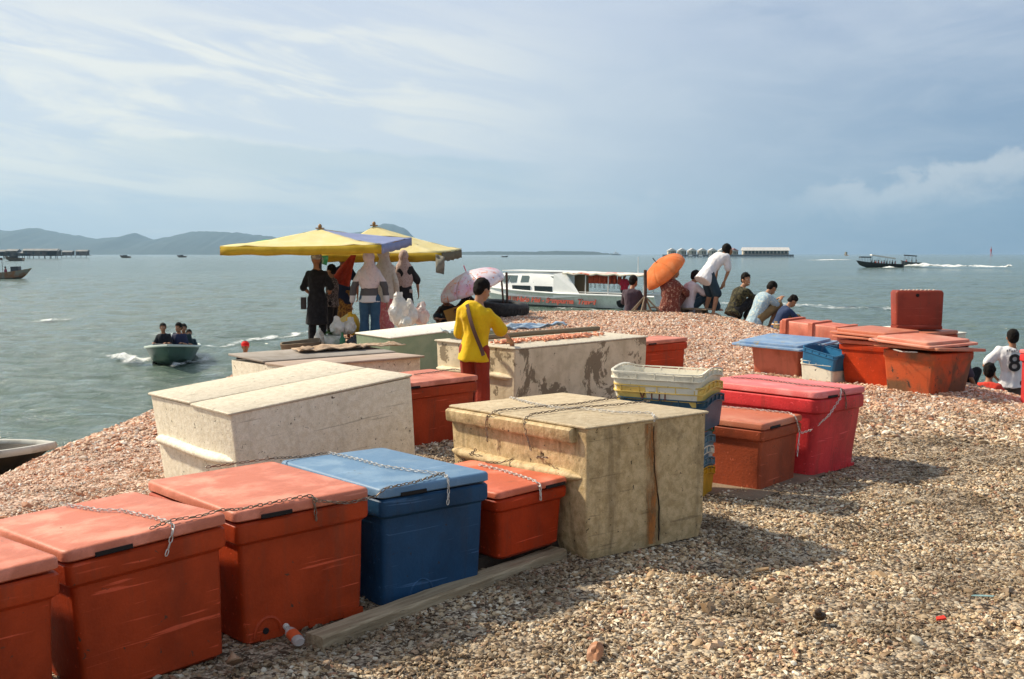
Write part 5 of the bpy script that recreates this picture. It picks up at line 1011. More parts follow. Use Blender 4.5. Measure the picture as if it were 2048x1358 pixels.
hand_umbrella('pink floral child umbrella held over the crouching pair', at(946, 578, 20.9), (-.36, -.12, .93), .68, .40, [FLOR], shaft=.40, tip=.06, m_tip=mat('pink_plastic', (.75, .06, .16), .4))
OCL = cloth('orange_umbrella_cloth', (0.86, 0.26, 0.075), (.9, .36, .14), 5, .4, .7, trans=.40)
hand_umbrella('orange umbrella resting tilted over the woman in batik', at(1332, 547, 22.6), (-.66, -.16, .73), .51, .36, [OCL], shaft=.45, tip=.05, m_tip=mat('black_plastic', (.015, .015, .015), .4))

# ------------------------------------------------------------------ market goods
BAGM = mat('milky_plastic_film', (0.72, 0.70, 0.66), .3, c2=(.6, .58, .52), sc2=9, alpha=.72, bump=.5, bsc=20)
def plastic_bag(px, py, Y, s, label, m=BAGM, seed=0, tall=1.1):
    b = MB(); b.ell((0, 0, .36 * tall), (.42, .32, .38 * tall), None, 18, 14); b.loft([ring(Vector((0, 0, .45 * tall)), Vector((1, 0, 0)), Vector((0, 1, 0)), .34, .2), ring(Vector((.12 * math.sin(seed * 2), 0, .98 * tall)), Vector((1, 0, 0)), Vector((0, 1, 0)), .20, .03)]); me = fuse(b, .085, 0, .09, 4.5, seed * 3.3); me.transform(Matrix.Scale(s, 4)); o = link_mesh('plastic_bag', me, m, None, 30); p = at(px, py, Y); o.location = p; o.rotation_euler = (0, 0, seed); tag(o, label, 'bag', 'plastic bags of goods on the ground under the umbrellas'); return o
plastic_bag(797, 652, 15.9, .42, 'tall milky bag behind the green box, left of the others', seed=1, tall=1.25)
plastic_bag(818, 650, 16.1, .36, 'crumpled white bag with its ears up behind the green box', seed=2)
plastic_bag(842, 650, 16.2, .33, 'white bag with something reddish inside behind the green box', mat('milky_pinkish_film', (.68, .58, .54), .3, c2=(.5, .2, .15), sc2=5, alpha=.8, bump=.5, bsc=20), seed=3)
plastic_bag(812, 655, 15.5, .24, 'small white bag lying lowest against the green box lid', seed=4, tall=.8)
plastic_bag(640, 698, 18.4, .32, 'slumped white bag between the legs of the black tunic', seed=5, tall=1.2)
plastic_bag(676, 672, 18.2, .32, 'swollen clear bag on the polystyrene box', seed=6); plastic_bag(697, 668, 18.3, .34, 'swollen clear bag next to the yellow canister', seed=7, tall=.9)
plastic_bag(760, 698, 17.5, .20, 'dark bin bag beside the jeans legs', mat('black_film', (.015, .015, .017), .3, bump=.4, bsc=20), seed=8)
plastic_bag(706, 700, 18.0, .34, 'black bin bag slumped in front of the green crate of goods', mat('black_film', (.015, .015, .017), .3), seed=9, tall=.7)
def foam_box():
    root = empty('foam_box', at(668, 699, 18.2)); tag(root, 'white foam box holding green produce below the swollen bags', 'box'); root.rotation_euler = (0, 0, R(10)); m = mat('white_foam', (.6, .62, .58), .7, c2=(.3, .36, .28), sc2=7); b = MB()
    b.loft([rrect(.30, .26, .02, 0), rrect(.33, .29, .02, .24), rrect(.29, .25, .02, .24), rrect(.27, .23, .02, .10)]); b.build('tub', m, root)
    b = MB(); rr = random.Random(8)
    for _ in range(60): a = rr.uniform(0, 6.28); c = Vector((rr.uniform(-.12, .12), rr.uniform(-.1, .1), .24 + rr.uniform(0, .08))); d = Vector((math.cos(a), math.sin(a), rr.uniform(-.2, .7))) * .07; s = d.cross(Vector((0, 0, 1))) * .35; b.add([c, c + d * .5 + s, c + d, c + d * .5 - s], [(0, 1, 2, 3)])
    b.build('leafy_greens', mat('leaf_green', (.03, .10, .025), .6, c2=(.06, .16, .04), sc2=20), root, None, recalc=False)
foam_box()
def lathe(name, prof, m, loc, label, cat, tilt=(0, 0, 0)):
    b = MB(); b.loft([[Vector((r * math.cos(a), r * math.sin(a), z)) for a in [2 * math.pi * k / 14 for k in range(14)]] for r, z in prof]); o = b.build(name, m, None, 50); o.location = loc; o.rotation_euler = tilt; tag(o, label, cat); return o
lathe('green_bottle', [(.045, 0), (.05, .02), (.05, .17), (.02, .23), (.018, .28), (.02, .29)], mat('green_glass', (.01, .12, .04), .2), at(685, 699, 17.9), 'green bottle standing in front of the white foam box', 'bottle')
lathe('yellow_canister', [(.08, 0), (.11, .03), (.12, .25), (.09, .34), (.04, .36), (.04, .40)], mat('yellow_plastic', (.72, .42, .02), .4), at(712, 668, 18.8), 'yellow canister leaning by the jeans', 'canister', (R(10), R(-14), 0))
lathe('pale_yellow_bucket', [(.07, 0), (.09, .22), (.095, .23), (.085, .23)], mat('pale_yellow_plastic', (.78, .62, .22), .4), at(682, 645, 19.2), 'pale yellow bucket tipped sideways above the swollen bags', 'bucket', (0, R(62), 0))
b = MB(); b.loft([rrect(.62, .34, .06, 0, 5), rrect(.66, .38, .06, .16, 5), rrect(.60, .33, .05, .16, 5), rrect(.58, .31, .05, .05, 5)]); warp(b, .03, 4, 1); o = b.build('cardboard_tray', mat('grey_cardboard', (.20, .15, .10), .9, c2=(.12, .09, .06), bump=.3), smooth=30); o.location = place(601, 17.9); o.rotation_euler = (R(3), R(-5), R(15)); tag(o, 'shabby grey brown tray on the shells left of the black tunic', 'tray')
b = MB(); b.box((0, 0, 0), (.02, .02, .02)); o = b.build('red_scrap', mat('red_litter', (.7, .03, .01), .5)); bpy.data.objects.remove(o)
for i, (px, py, c, s, lb) in enumerate(((1882, 1238, (.72, .03, .01), .024, 'tiny bright red plastic scrap on the gravel at the lower right'), (1190, 1306, (.46, .20, .09), .05, 'orange brown leaf shaped shell fragment by the lower centre edge'), (1968, 1196, (.20, .34, .36), .045, 'thin pale blue plastic sliver on the gravel near the right edge'), (1640, 1236, (.05, .025, .01), .045, 'dark brown husk standing out from the pale gravel on the right'), (470, 1325, (.40, .25, .15), .05, 'broken tan shell shard beside the orange box foot, bottom left'))):
    d = pxray(px, py); k = -(CAMZ - .03) / d.z; p = Vector((d.x * k, d.y * k, .03)); b = MB()
    if 'sliver' in lb: b.loft([[Vector((x, -.006, z)), Vector((x, .006, z)), Vector((x, .006, z + .003)), Vector((x, -.006, z + .003))] for x, z in ((-.07, 0), (0, .01), (.07, .02))])
    elif 'husk' in lb: b.ell((0, 0, .01), (.034, .024, .02), nu=9, nv=7); b.ell((.02, .01, .024), (.018, .014, .016), nu=7, nv=5)
    elif 'scrap' in lb: b.loft([[Vector((x, y, z)) for x, y in ((-.018, -.008), (.018, -.012), (.016, .010), (-.015, .012))] for z in (0, .008)])
    else: b.loft([[Vector((r_ * math.cos(a) * s, r_ * math.sin(a) * s * .6, z + .02 * math.cos(a))) for a in [2 * math.pi * q / 12 for q in range(12)]] for r_, z in ((1, 0), (1.02, .006), (.5, .022), (.05, .026))])
    warp(b, .006, 30, i); o = b.build(['plastic_scrap', 'shell_fragment', 'plastic_sliver', 'husk', 'shell_shard'][i], mat('litter_%d' % i, c, .6, c2=tuple(x * .6 for x in c), sc2=30), None, 40); o.location = p; o.rotation_euler = (R(12), R(-8), R(i * 70 + (150 if i == 2 else 0))); tag(o, lb, 'litter')

# ------------------------------------------------------------------ boats
def hull_mesh(L, beam, free, draft=.25, bow=.9, sheer=.35, tr=.85, thick=.05, rake=.5, inner=.25, n=22, flare=.72):
    """open hull: closed shell of outer and inner skin; bow at +x, keel at -draft"""
    rings = []
    for i in range(n + 1):
        t = i / n; s = t; w = (tr + (1 - tr) * math.sin(min(1, s / .45) * math.pi / 2)) if s < .45 else math.cos(((s - .45) / .55) ** 1.9 * math.pi / 2) ** .8 if s < 1 else 0.0
        w = max(w, .012); x = -L / 2 + L * s; zs = free + sheer * max(0, (s - .35) / .65) ** 2; zk = -draft + (draft + free * bow * .55) * max(0, (s - .62) / .38) ** 2.2; hb = beam / 2 * w; xk = x - rake * 0 ; 
        xo = lambda z: x - rake * max(0, (s - .7) / .3) * (zs - z) / max(.1, zs - zk) * 0.6
        zc = zk + (zs - zk) * .30; hc = hb * flare; ti = min(thick, hb * .6); zi = max(zk + thick, zk + (zs - zk) * inner)
        outer = [(-hb, zs), (-(hb + hc) / 2 * 1.01, (zs + zc) / 2), (-hc, zc), (0, zk), (hc, zc), ((hb + hc) / 2 * 1.01, (zs + zc) / 2), (hb, zs)]
        innr = [(hb - ti, zs), ((hb + hc) / 2 - ti, (zs + zi) / 2), (hc * .9 - ti * .9, zi), (-hc * .9 + ti * .9, zi), (-(hb + hc) / 2 + ti, (zs + zi) / 2), (-hb + ti, zs)]
        rings.append([Vector((xo(z), y, z)) for y, z in outer + innr])
    b = MB(); b.loft(rings); return b
def rail_mesh(L, beam, free, sheer, tr=.85, r=.04, n=22, fl=.6):
    b = MB(); pts = []
    for i in range(n + 1):
        s = i / n; w = (tr + (1 - tr) * math.sin(min(1, s / .45) * math.pi / 2)) if s < .45 else max(0, math.cos(((s - .45) / .55) ** 1.9 * math.pi / 2)) ** .8; pts.append((-L / 2 + L * s, beam / 2 * w, free + sheer * max(0, (s - .35) / .65) ** 2))
    b.tube([(x, y, z) for x, y, z in pts], r, 6); b.tube([(x, -y, z) for x, y, z in pts], r, 6); return b
def foam_mat():
    m = bpy.data.materials.new('sea_foam'); m.use_nodes = True; t = NT(m.node_tree); bs = m.node_tree.nodes['Principled BSDF']; pos = t.n('ShaderNodeNewGeometry').outputs['Position']
    at_ = t.n('ShaderNodeAttribute', attribute_name='cover').outputs['Fac']
    n = t.noise(pos, 2.2, 8, .7, .6); n2 = t.noise(pos, 0.55, 4, .6, .4); h = t.m('ADD', t.m('MULTIPLY', n, .6), t.m('MULTIPLY', n2, .4))
    a = t.ss(t.m('ADD', h, t.m('MULTIPLY', at_, .5)), .80, 1.08)
    bs.inputs['Base Color'].default_value = (.82, .85, .84, 1); bs.inputs['Roughness'].default_value = .9; m.node_tree.links.new(a, bs.inputs['Alpha']); return m
FOAM = foam_mat()
def foam_strip(pts, widths, label, h=.05, cover=1.0, nw=8, seed=0):
    """thin foam lying on the waves, following pts; lumpy towards the middle"""
    b = MB(); P = [Vector((p[0], p[1], 0)) for p in pts]; dense = []; W = []
    for i in range(len(P) - 1):
        n = max(3, int((P[i + 1] - P[i]).length / max(.12, (P[i].length) * .006)))
        for k in range(n): dense.append(P[i].lerp(P[i + 1], k / n)); W.append(widths[i] + (widths[i + 1] - widths[i]) * k / n)
    dense.append(P[-1]); W.append(widths[-1]); cov = []
    for i, p in enumerate(dense):
        d = (dense[min(i + 1, len(dense) - 1)] - dense[max(0, i - 1)]).normalized(); s = Vector((d.y, -d.x, 0)); e = min(1, i / 3, (len(dense) - 1 - i) / 3)
        for k in range(nw + 1):
            u = k / nw * 2 - 1; q = p + s * (u * W[i] * (1 + .35 * noise.noise(Vector((p.x * .8, p.y * .8, seed))))); c = (1 - u * u) * e; lump = abs(noise.noise(Vector((q.x * 2.5, q.y * 2.5, seed)))); b.v.append(Vector((q.x, q.y, wave(q.x, q.y) + .02 + h * c * (.4 + 1.6 * lump)))); cov.append(c * cover)
    for i in range(len(dense) - 1):
        for k in range(nw): a = i * (nw + 1) + k; b.f.append([a, a + 1, a + nw + 2, a + nw + 1]); b.mi.append(0)
    o = b.build('wake_foam', FOAM, None, 180, recalc=False); at_ = o.data.attributes.new('cover', 'FLOAT', 'POINT'); at_.data.foreach_set('value', cov); tag(o, label, 'foam', kind='stuff'); return o
def W2(px, py): 
    d = pxray(px, py); k = (WATER - CAMZ) / d.z; return (d.x * k, d.y * k)

# the small motor boat coming in on the left
def small_boat():
    p = W2(347, 722); root = empty('small_boat', (p[0], p[1] , WATER - .02)); tag(root, 'pale green open motor boat with four people heading for the beach', 'boat'); root.rotation_euler = (0, R(-3), R(-76))
    HG = mat('pale_green_paint', (0.07, 0.14, 0.12), .4, c2=(.045, .09, .08), sc2=3, streak=((.1, .12, .1), .4), grain=.2); L, B, F = 4.4, 1.42, .42
    hull_mesh(L, B, F, draft=.12, sheer=.10, inner=.3).build('hull', HG, root, 35); rail_mesh(L, B, F, .10, r=.035).build('gunwale', mat('pale_gunwale', (.55, .62, .56), .4), root, 60)
    for x in (-1.2, .1): b = MB(); b.box((x, 0, F - .12), (.26, B * .9, .03)); b.build('thwart', HG, root, 20)
    b = MB(); b.loft([rrect(.22, .26, .06, z) for z in (F - .05, F + .30, F + .36)]); 
    for v in b.v: v.x -= L / 2 + .02
    b.tube([(-L / 2 - .02, 0, F), (-L / 2 - .04, 0, -.25)], .05, 8); b.build('outboard_motor', mat('grey_motor_paint', (.05, .055, .06), .35), root)
    b = MB(); b.box((.9, -.2, F - .02), (.5, .5, .24)); warp(b, .05, 4, 1); b.build('load_under_net', mat('patterned_bundle', (.30, .34, .36), .8, c2=(.08, .09, .1), sc2=16, bump=.4), root, 60)
    return p
sbp = small_boat()
SPK = cloth('dark_sport_shirt', (.012, .014, .02), (.42, .22, .02), 9, .66, .70); SPR = striped('dark_blue_red_striped_shirt', [(0, (.012, .018, .06))] + [(0.4 + 0.02 * k, (.30, .02, .025) if k % 2 else (.012, .018, .06)) for k in range(9)], axis=0)
GB = 'people riding in the small pale green boat'
def inboat(px, py, Y, lab, shirt, look=0, H=1.66, yaw=178, hair='short', **k):
    t = at(px, py, Y); person(lab, (t.x, t.y, t.z - .62 * H), yaw, H, 'bench', dict(look=look, wrR=(.10, .20, .42), wrL=(-.12, .20, .42)), SKIN, shirt, 'short', .02, BLK, 'trousers', hair, group=GB, **k)
inboat(327, 661, 30.2, 'man in a dark shirt with a yellow stripe at the bow of the green boat', SPK, 20)
inboat(358, 661, 30.4, 'man in a red and blue striped shirt beside the bow man in the green boat', SPR, -20, hair='curly')
inboat(368, 662, 31.1, 'man hidden behind the striped shirt in the green boat', cloth('dark_teal_cloth', (.02, .04, .05)), 10)
inboat(379, 672, 31.6, 'boy in a turquoise mask sitting low at the stern of the green boat', cloth('dark_teal_cloth', (.02, .04, .05)), 30, 1.55)
foam_strip([W2(205, 713), W2(245, 720), W2(290, 730), W2(318, 733)], [.2, .7, 1.0, .6], 'white bow wave on the left side of the small green boat', h=.16, seed=1)
foam_strip([W2(330, 742), W2(362, 734), W2(395, 724), W2(425, 715)], [.12, .35, .45, .2], 'white bow wave on the right side of the small green boat', h=.12, cover=.8, seed=2)
foam_strip([W2(300, 686), W2(318, 676), W2(350, 672), W2(380, 684)], [.3, 1.0, 1.1, .4], 'white churned foam behind the crew of the small green boat', h=.22, cover=.8, seed=3)
foam_strip([W2(400, 700), W2(450, 691), W2(520, 682), W2(600, 668), W2(640, 660)], [.3, .55, .5, .4, .2], 'long pale wake trailing right from the small green boat', h=.06, cover=.85, seed=4)
foam_strip([W2(0, 645), W2(60, 648), W2(120, 642), W2(165, 634)], [.4, .8, 1.4, .4], 'pale patch of breaking chop on the far left water', h=.10, cover=.75, seed=5)
foam_strip([W2(1430, 612), W2(1500, 607), W2(1580, 613), W2(1680, 618), W2(1760, 616), W2(1830, 628)], [.6, 2.6, 3.0, 2.4, 1.6, .6], 'white foam of small breakers beyond the squatting boys', h=.10, cover=.75, seed=6)

# the moored boat at the left edge
def moored():
    root = empty('moored_boat', (-8.85, 14.0, WATER - .05)); tag(root, 'dark hulled open boat with pale rim moored at the left edge', 'boat'); root.rotation_euler = (0, R(2), R(8))
    HD = mat('dark_brown_hull_paint', (.028, .020, .012), .5, c2=(.05, .035, .02), sc2=4, bump=.2); L, B, F = 5.4, 1.5, .42
    hull_mesh(L, B, F, draft=.12, sheer=.16, thick=.07, inner=.25, rake=.7).build('hull', HD, root, 35); rail_mesh(L, B, F, .16, r=.055).build('gunwale', mat('pale_grey_gunwale', (.55, .54, .48), .5, c2=(.4, .38, .33), sc2=6), root, 60)
    b = MB(); b.tube([(L / 2 - .35, 0, F + .09), (L / 2 - .05, 0, F + .13)], [.16, .06], 8); 
    for v in b.v: v.z = F + .10 + (v.z - F - .10) * .12
    b.build('bow_deck', mat('pale_grey_gunwale', (.55, .54, .48)), root)
    b = MB(); b.box((.9, 0, F - .08), (.22, B * .86, .03)); b.box((-1.0, 0, F - .08), (.22, B * .95, .03)); b.build('thwart', mat('pale_grey_gunwale', (.55, .54, .48)), root, 20)
moored()

# the long passenger boat
def passenger_boat():
    root = empty('passenger_boat', (2.9, 62.0, WATER)); root.rotation_euler = (0, R(-0.6), R(180 - 36)); root.scale = (1.04, 1, .88); L, B, F = 12.6, 2.7, .90
    tag(root, 'white passenger boat with red lettering and striped awning passing behind the mound', 'passenger boat')
    HW = mat('greenish_white_hull_paint', (.82, .86, .81), .4, c2=(.72, .77, .72), sc2=1.2, streak=((.25, .28, .25), .3)); CW = mat('white_cabin_paint', (.95, .95, .92), .35, c2=(.88, .88, .86), sc2=2)
    hull_mesh(L, B, F, draft=.25, sheer=.45, inner=.4).build('hull', HW, root, 35)
    rail_mesh(L, B, F, .45, r=.07).build('gunwale', CW, root, 60)
    # cabin: tapering wedge bow, windows along the side; bow is +x
    def sec(x, wb, wt, zb, zt, zt2): return [Vector((x, -wb, zb)), Vector((x, -wb, zt2)), Vector((x, -wt, zt)), Vector((x, wt, zt)), Vector((x, wb, zt2)), Vector((x, wb, zb))]
    b = MB(); b.loft([sec(6.0, .12, .08, .95, 1.10, 1.05), sec(4.9, .70, .50, .85, 1.32, 1.22), sec(4.2, 1.02, .80, .78, 1.52, 1.30), sec(3.6, 1.12, .90, .70, 2.05, 1.40), sec(3.2, 1.16, .92, .66, 2.18, 1.42), sec(1.6, 1.22, .95, .62, 2.24, 1.45), sec(.5, 1.24, .95, .60, 2.22, 1.45), sec(-.2, 1.25, .95, .60, 2.16, 1.45)])
    b.build('cabin', CW, root, 25)
    b = MB(); b.loft([[Vector((x, y, z)) for x, y, z in ((3.45, -1.0, zz), (3.45, 1.0, zz), (-.9, 1.04, zz), (-.9, -1.04, zz))] for zz in (2.24, 2.31)]); b.build('cabin_roof', CW, root, 30)
    b = MB(); b.add([(-.2, s_ * 1.26, 1.45) if 0 else v for s_ in (1,) for v in ((-.2, 1.27, 2.16), (-.9, 1.1, 2.24), (-2.0, 1.32, .78), (-.2, 1.30, .60))], [(0, 1, 2, 3)]); b.build('cabin_side_wing', CW, root, None)
    GL = mat('dark_boat_glass', (.02, .03, .035), .1); FR = mat('pale_window_glass', (.10, .14, .14), .15)
    for sg in (1, -1):
        for (x0, x1) in ((2.55, 1.35), (1.05, -.12)):
            w_ = MB(); y = 1.20 * sg; w_.loft([[Vector((x + (.02 if z > 1.2 else 0), y + .065 * sg + dy * sg, z)) for x, z in ((x0, .98), (x1, .98), (x1, 1.34), (x0, 1.34))] for dy in (-.08, 0)]); w_.build('side_window', GL, root, None)
        for (x0, x1) in ((3.35, 2.95), (2.8, 2.35), (2.05, 1.5), (1.2, .6), (.2, -.15)):
            w_ = MB(); f = lambda z: (1.20 - (z - 1.45) / .75 * .27) * sg
            w_.loft([[Vector((x - (.25 * (z - 1.5) if x0 > 3 else 0), f(z) + (.03 + dy) * sg, z)) for x, z in ((x0, 1.55), (x1, 1.55), (x1, 1.98), (x0, 1.98))] for dy in (-.06, 0)]); fo = w_.build('upper_window', FR, root, None)
    # stern canopy
    RS = mat('white_red_awning', (.72, .70, .66), .7, wipe=((.50, .06, .04), 1.1, .56, .60)); b = MB(); n = 14; rows = [[Vector((-.8 - 5.0 * i / n, y, 2.28 - .05 * i / n * 3 * .2 + .06 * math.cos(y * 1.3) - .03 * abs(math.sin(i * 1.1)))) for y in (-1.3, -.7, 0, .7, 1.3)] for i in range(n + 1)]
    b.add([p for r_ in rows for p in r_], [(i * 5 + k, i * 5 + k + 1, i * 5 + k + 6, i * 5 + k + 5) for i in range(n) for k in range(4)]); o = b.build('awning', RS, root, 180, recalc=False); s = o.modifiers.new('s', 'SOLIDIFY'); s.thickness = .04
    b = MB(); b.tube([(-.8 - 5.0 * i / 14, 1.3, 2.18 + .05 * math.sin(i * 2.3)) for i in range(15)], [.05 + .03 * abs(math.sin(i * 1.7)) for i in range(15)], 6); b.build('rolled_side_curtain', mat('dirty_white_canvas', (.6, .55, .46), .8, wipe=((.5, .1, .06), 1.4, .56, .6)), root)
    for x in (-2.2, -3.6, -5.0, -5.7):
        for sg in (-1, 1): b = MB(); b.tube([(x, 1.2 * sg, .75), (x, 1.2 * sg, 2.26)], .03, 6); b.build('awning_post', mat('white_tube', (.7, .7, .68), .3), root)
    b = MB(); b.tube([(-1.8, 1.22, 1.05), (-5.7, 1.18, 1.05)], .02, 5); b.tube([(-1.8, -1.22, 1.05), (-5.7, -1.18, 1.05)], .02, 5); b.tube([(-5.7, 1.18, 1.05), (-5.7, -1.18, 1.05)], .02, 5); b.build('side_railing', mat('white_tube', (.7, .7, .68)), root)
    b = MB(); b.tube([(-5.2, .9, 2.2), (-5.2, .9, 3.3)], .02, 5); b.build('antenna', mat('white_tube', (.7, .7, .68)), root)
    b = MB(); b.box((-1.35, .2, 1.4), (.9, .06, 1.5)); b.build('cabin_door', mat('brown_panel', (.20, .14, .08), .7), root, 20)
    LR = mat('faded_red_lettering', (.44, .07, .04), .6, wipe=((.55, .50, .46), 5, .62, .70)); RT = Matrix.Rotation(R(180), 4, 'Z') @ Matrix.Rotation(R(82), 4, 'X')
    text_on('Halo Hai - Sempurna  Travel', .44, LR, root, (-.35, 1.335, .30), RT, 'hull_lettering', shear=.12, ext=.02, space=1.0, bold=.018)
    for k, (x, s_) in enumerate(((2.85, .30), (2.45, .30))):        # two worn characters before the name
        b = MB(); rr = random.Random(k + 3)
        for q in range(3): b.box((x, 1.16 + .0, .30 + q * .13), (s_, .03, .035))
        for q in (-1, 0, 1): b.box((x + q * .11, 1.17, .44), (.035, .03, s_))
        b.build('worn_character', LR, root, 20)
    text_on('12', .42, LR, root, (4.75, .86, .90), RT, 'bow_number', ext=.02)
    JR = mat('orange_red_jacket_cloth', (.55, .09, .03), .8, c2=(.25, .03, .02), sc2=9); JD = mat('black_jacket_strap', (.03, .015, .015), .8)
    return root
PB = passenger_boat(); PM = Matrix.Translation(PB.location) @ PB.rotation_euler.to_matrix().to_4x4() @ Matrix.Diagonal((1.04, 1, .88, 1))
JR = mat('orange_red_jacket_cloth', (.50, .07, .03), .8, c2=(.16, .02, .02), sc2=9, lo=.45, hi=.55)
for i in range(15):
    x = -2.15 - .145 * i; root = empty('life_jacket', PM @ Vector((x, .55 + .12 * (i % 2), 1.62))); root.rotation_euler = (0, 0, R(164 + i * 7)); tag(root, ['first', 'second', 'third', 'fourth', 'fifth', 'sixth', 'seventh', 'eighth', 'ninth', 'tenth', 'eleventh', 'twelfth', 'thirteenth', 'fourteenth', 'fifteenth'][i] + ' orange red life jacket from the cabin under the boat awning', 'life jacket', 'life jackets hanging under the awning of the passenger boat')
    b = MB(); b.loft([rrect(.30 - .04 * (z > .2), .11, .05, z) for z in (-.02, .05, .2, .34, .48)]); warp(b, .03, 5, i); b.build('jacket', JR, root, 50)
    b = MB(); b.box((0, -.06, .14), (.31, .01, .03)); b.tube([(.05, -.05, -.02), (.06, -.05, -.28)], .012, 5); b.build('strap', mat('black_jacket_strap', (.03, .015, .015), .8), root)
GP = 'people aboard the white passenger boat'
def aboard(x, y, z, lab, yaw, H, shirt, pose='stand', **k): person(lab, PM @ Vector((x, y, z)), yaw, H, pose, k.pop('over', None), SKIN, shirt, 'short', .03, BLK, 'trousers', 'short', group=GP, vox=.022, face=False, **k)
aboard(-.75, .8, .35, 'man standing in the doorway behind the white cabin', 0, 1.62, cloth('brown_grey_cloth', (.075, .055, .05)))
aboard(-4.3, .7, .42, 'person in a loose crimson garment near the boat stern', 20, 1.60, cloth('crimson_cloth', (.42, .02, .045)), loose=4)
aboard(-6.15, -.3, .55, 'child in dark clothes at the very stern of the passenger boat', 0, 1.15, BLK)
aboard(.5, .5, .22, 'passenger seen through the rear cabin window', 30, 1.45, GRYP); aboard(1.7, .5, .22, 'passenger seen through the front cabin window', 60, 1.45, LBL)
foam_strip([(x_, y_) for x_, y_ in (PM @ Vector((6.0, 1.5, 0))).xy[:] and [tuple((PM @ Vector((6.2, 1.0, 0))).xy), tuple((PM @ Vector((4.2, 1.9, 0))).xy), tuple((PM @ Vector((0, 2.2, 0))).xy), tuple((PM @ Vector((-5, 2.4, 0))).xy)]], [.3, .6, .5, .3], 'thin foam line along the hull of the passenger boat', h=.05, cover=.7, seed=8)

ORD = ['first', 'second', 'third', 'fourth', 'fifth', 'sixth', 'seventh', 'eighth', 'ninth', 'tenth', 'eleventh', 'twelfth', 'thirteenth', 'fourteenth', 'fifteenth']
def far_boat(name, label, px, py, L, B, F, yaw, hullm, canopy=None, people=0, group=None, cm=None, seats=(-.3, .3), motor=False, posts=4, ch=1.75, heads=(.03, .02, .02), cabin=None, pm=None):
    x, y = W2(px, py); root = empty(name, (x, y, WATER)); root.rotation_euler = (0, R(-2), R(yaw)); tag(root, label, 'boat', group)
    hull_mesh(L, B, F, draft=.2, sheer=F * .5, inner=.45, rake=1.2).build('hull', hullm, root, 35)
    if canopy:
        for (x0, x1, z0, z1, m) in canopy:
            b = MB(); b.loft([[Vector((x0, -B * .42, z0)), Vector((x0, B * .42, z0)), Vector((x1, B * .42, z1)), Vector((x1, -B * .42, z1))], [Vector((x0, -B * .42, z0 + .26)), Vector((x0, B * .42, z0 + .26)), Vector((x1, B * .42, z1 + .26)), Vector((x1, -B * .42, z1 + .26))]]); b.build('canopy', m, root, 20)
            for k in range(posts):
                t = k / (posts - 1)
                for sg in (-1, 1): q = MB(); xx = x0 + (x1 - x0) * (t * .94 + .03); q.tube([(xx, sg * B * .38, F * .8), (xx, sg * B * .38, z0 + (z1 - z0) * t)], .03, 5); q.build('post', mat('dark_steel_pole', (.03, .03, .03)), root)
    if cabin: b = MB(); b.loft([rrect(cabin[1], B * .7, .1, z, 3, cabin[0]) for z in (F * .7, cabin[2])]); b.build('cabin', cabin[3], root, 30)
    if motor: b = MB(); b.loft([rrect(.5, .9, .15, z, 3, -L / 2 - .2) for z in (F * .2, F + .55, F + .65)]); b.build('outboard_motor', mat('grey_motor_paint', (.05, .055, .06)), root)
    cols = [(.02, .02, .025), (.45, .05, .04), (.03, .03, .05), (.04, .05, .05), (.5, .48, .45), (.3, .06, .1)]
    rr = random.Random(int(px))
    for k in range(people):
        xx = (seats[0] + (seats[1] - seats[0]) * k / max(1, people - 1)) * L; yy = rr.uniform(-.3, .3) * B; pr = empty('person', root.location); pr.rotation_euler = root.rotation_euler; 
        c = cols[rr.randrange(6)]; z = F * .55 + rr.uniform(0, .12); b = MB(); b.ell((xx, yy, z + .18), (.21, .21, .22)); b.cap((xx, yy, z + .2), .19, (xx, yy, z + .62), .17); b.cap((xx, yy, z + .6), .08, (xx, yy, z + .78), .06); b.ell((xx, yy, z + .90), (.095, .11, .125)); b.cap((xx, yy + .2, z + .58), .06, (xx + .1, yy + .26, z + .3), .05); b.cap((xx, yy - .2, z + .58), .06, (xx + .1, yy - .26, z + .3), .05)
        me = fuse(b, .05, 1); me.materials.append(mat('far_clothes_%d' % cols.index(c), c, .85)); me.materials.append(SKIN); 
        for pl in me.polygons:
            if pl.center.z > z + .70: pl.material_index = 1
        link_mesh('body', me, None, pr, 180); b = MB(); b.ell((xx - .02, yy, z + .95), (.11, .12, .11)); b.build('hair', HAIR, pr, 180)
        cn = ['black', 'red', 'dark blue', 'dark green', 'white', 'crimson'][cols.index(c)]; tag(pr, '%s passenger from the stern aboard the %s in %s' % (ORD[k], pm, cn), 'person', 'passengers aboard the %s' % pm)
    return root
DH = mat('black_hull_paint', (.010, .012, .012), .4); WH_C = mat('white_canopy', (.75, .74, .70), .6); DK_C = mat('dark_canopy', (.02, .02, .02), .7)
far_boat('speedboat', 'black speedboat with a long white canopy full of passengers, far right', 1757, 535.0, 10.0, 2.2, .95, 176, DH, [(1.8, -3.4, 2.62, 2.02, WH_C), (4.2, 1.9, 2.05, 2.1, DK_C)], 10, None, seats=(-.34, .16), motor=True, pm='black speedboat')
far_boat('speedboat', 'small boat with a dark canopy right behind the black speedboat', 1821, 531.5, 5.2, 2.2, .9, 150, mat('grey_hull_paint', (.06, .07, .08), .4), [(1.6, -1.3, 2.5, 2.4, DK_C)], 3, None, seats=(-.25, .2), pm='small canopied boat')
foam_strip([W2(1738, 537.2), W2(1770, 537.6), W2(1803, 537)], [2.0, 3.2, 1.5], 'white spray along the black speedboat hull', h=.5, seed=11)
foam_strip([W2(1818, 533.5), W2(1836, 534.5), W2(1880, 536.3), W2(1930, 536.8), W2(1990, 537.2), W2(2042, 538.4)], [2.5, 5.5, 3.2, 2.6, 2.8, 1.6], 'long white wake stretching to the right picture edge', h=.8, seed=12)
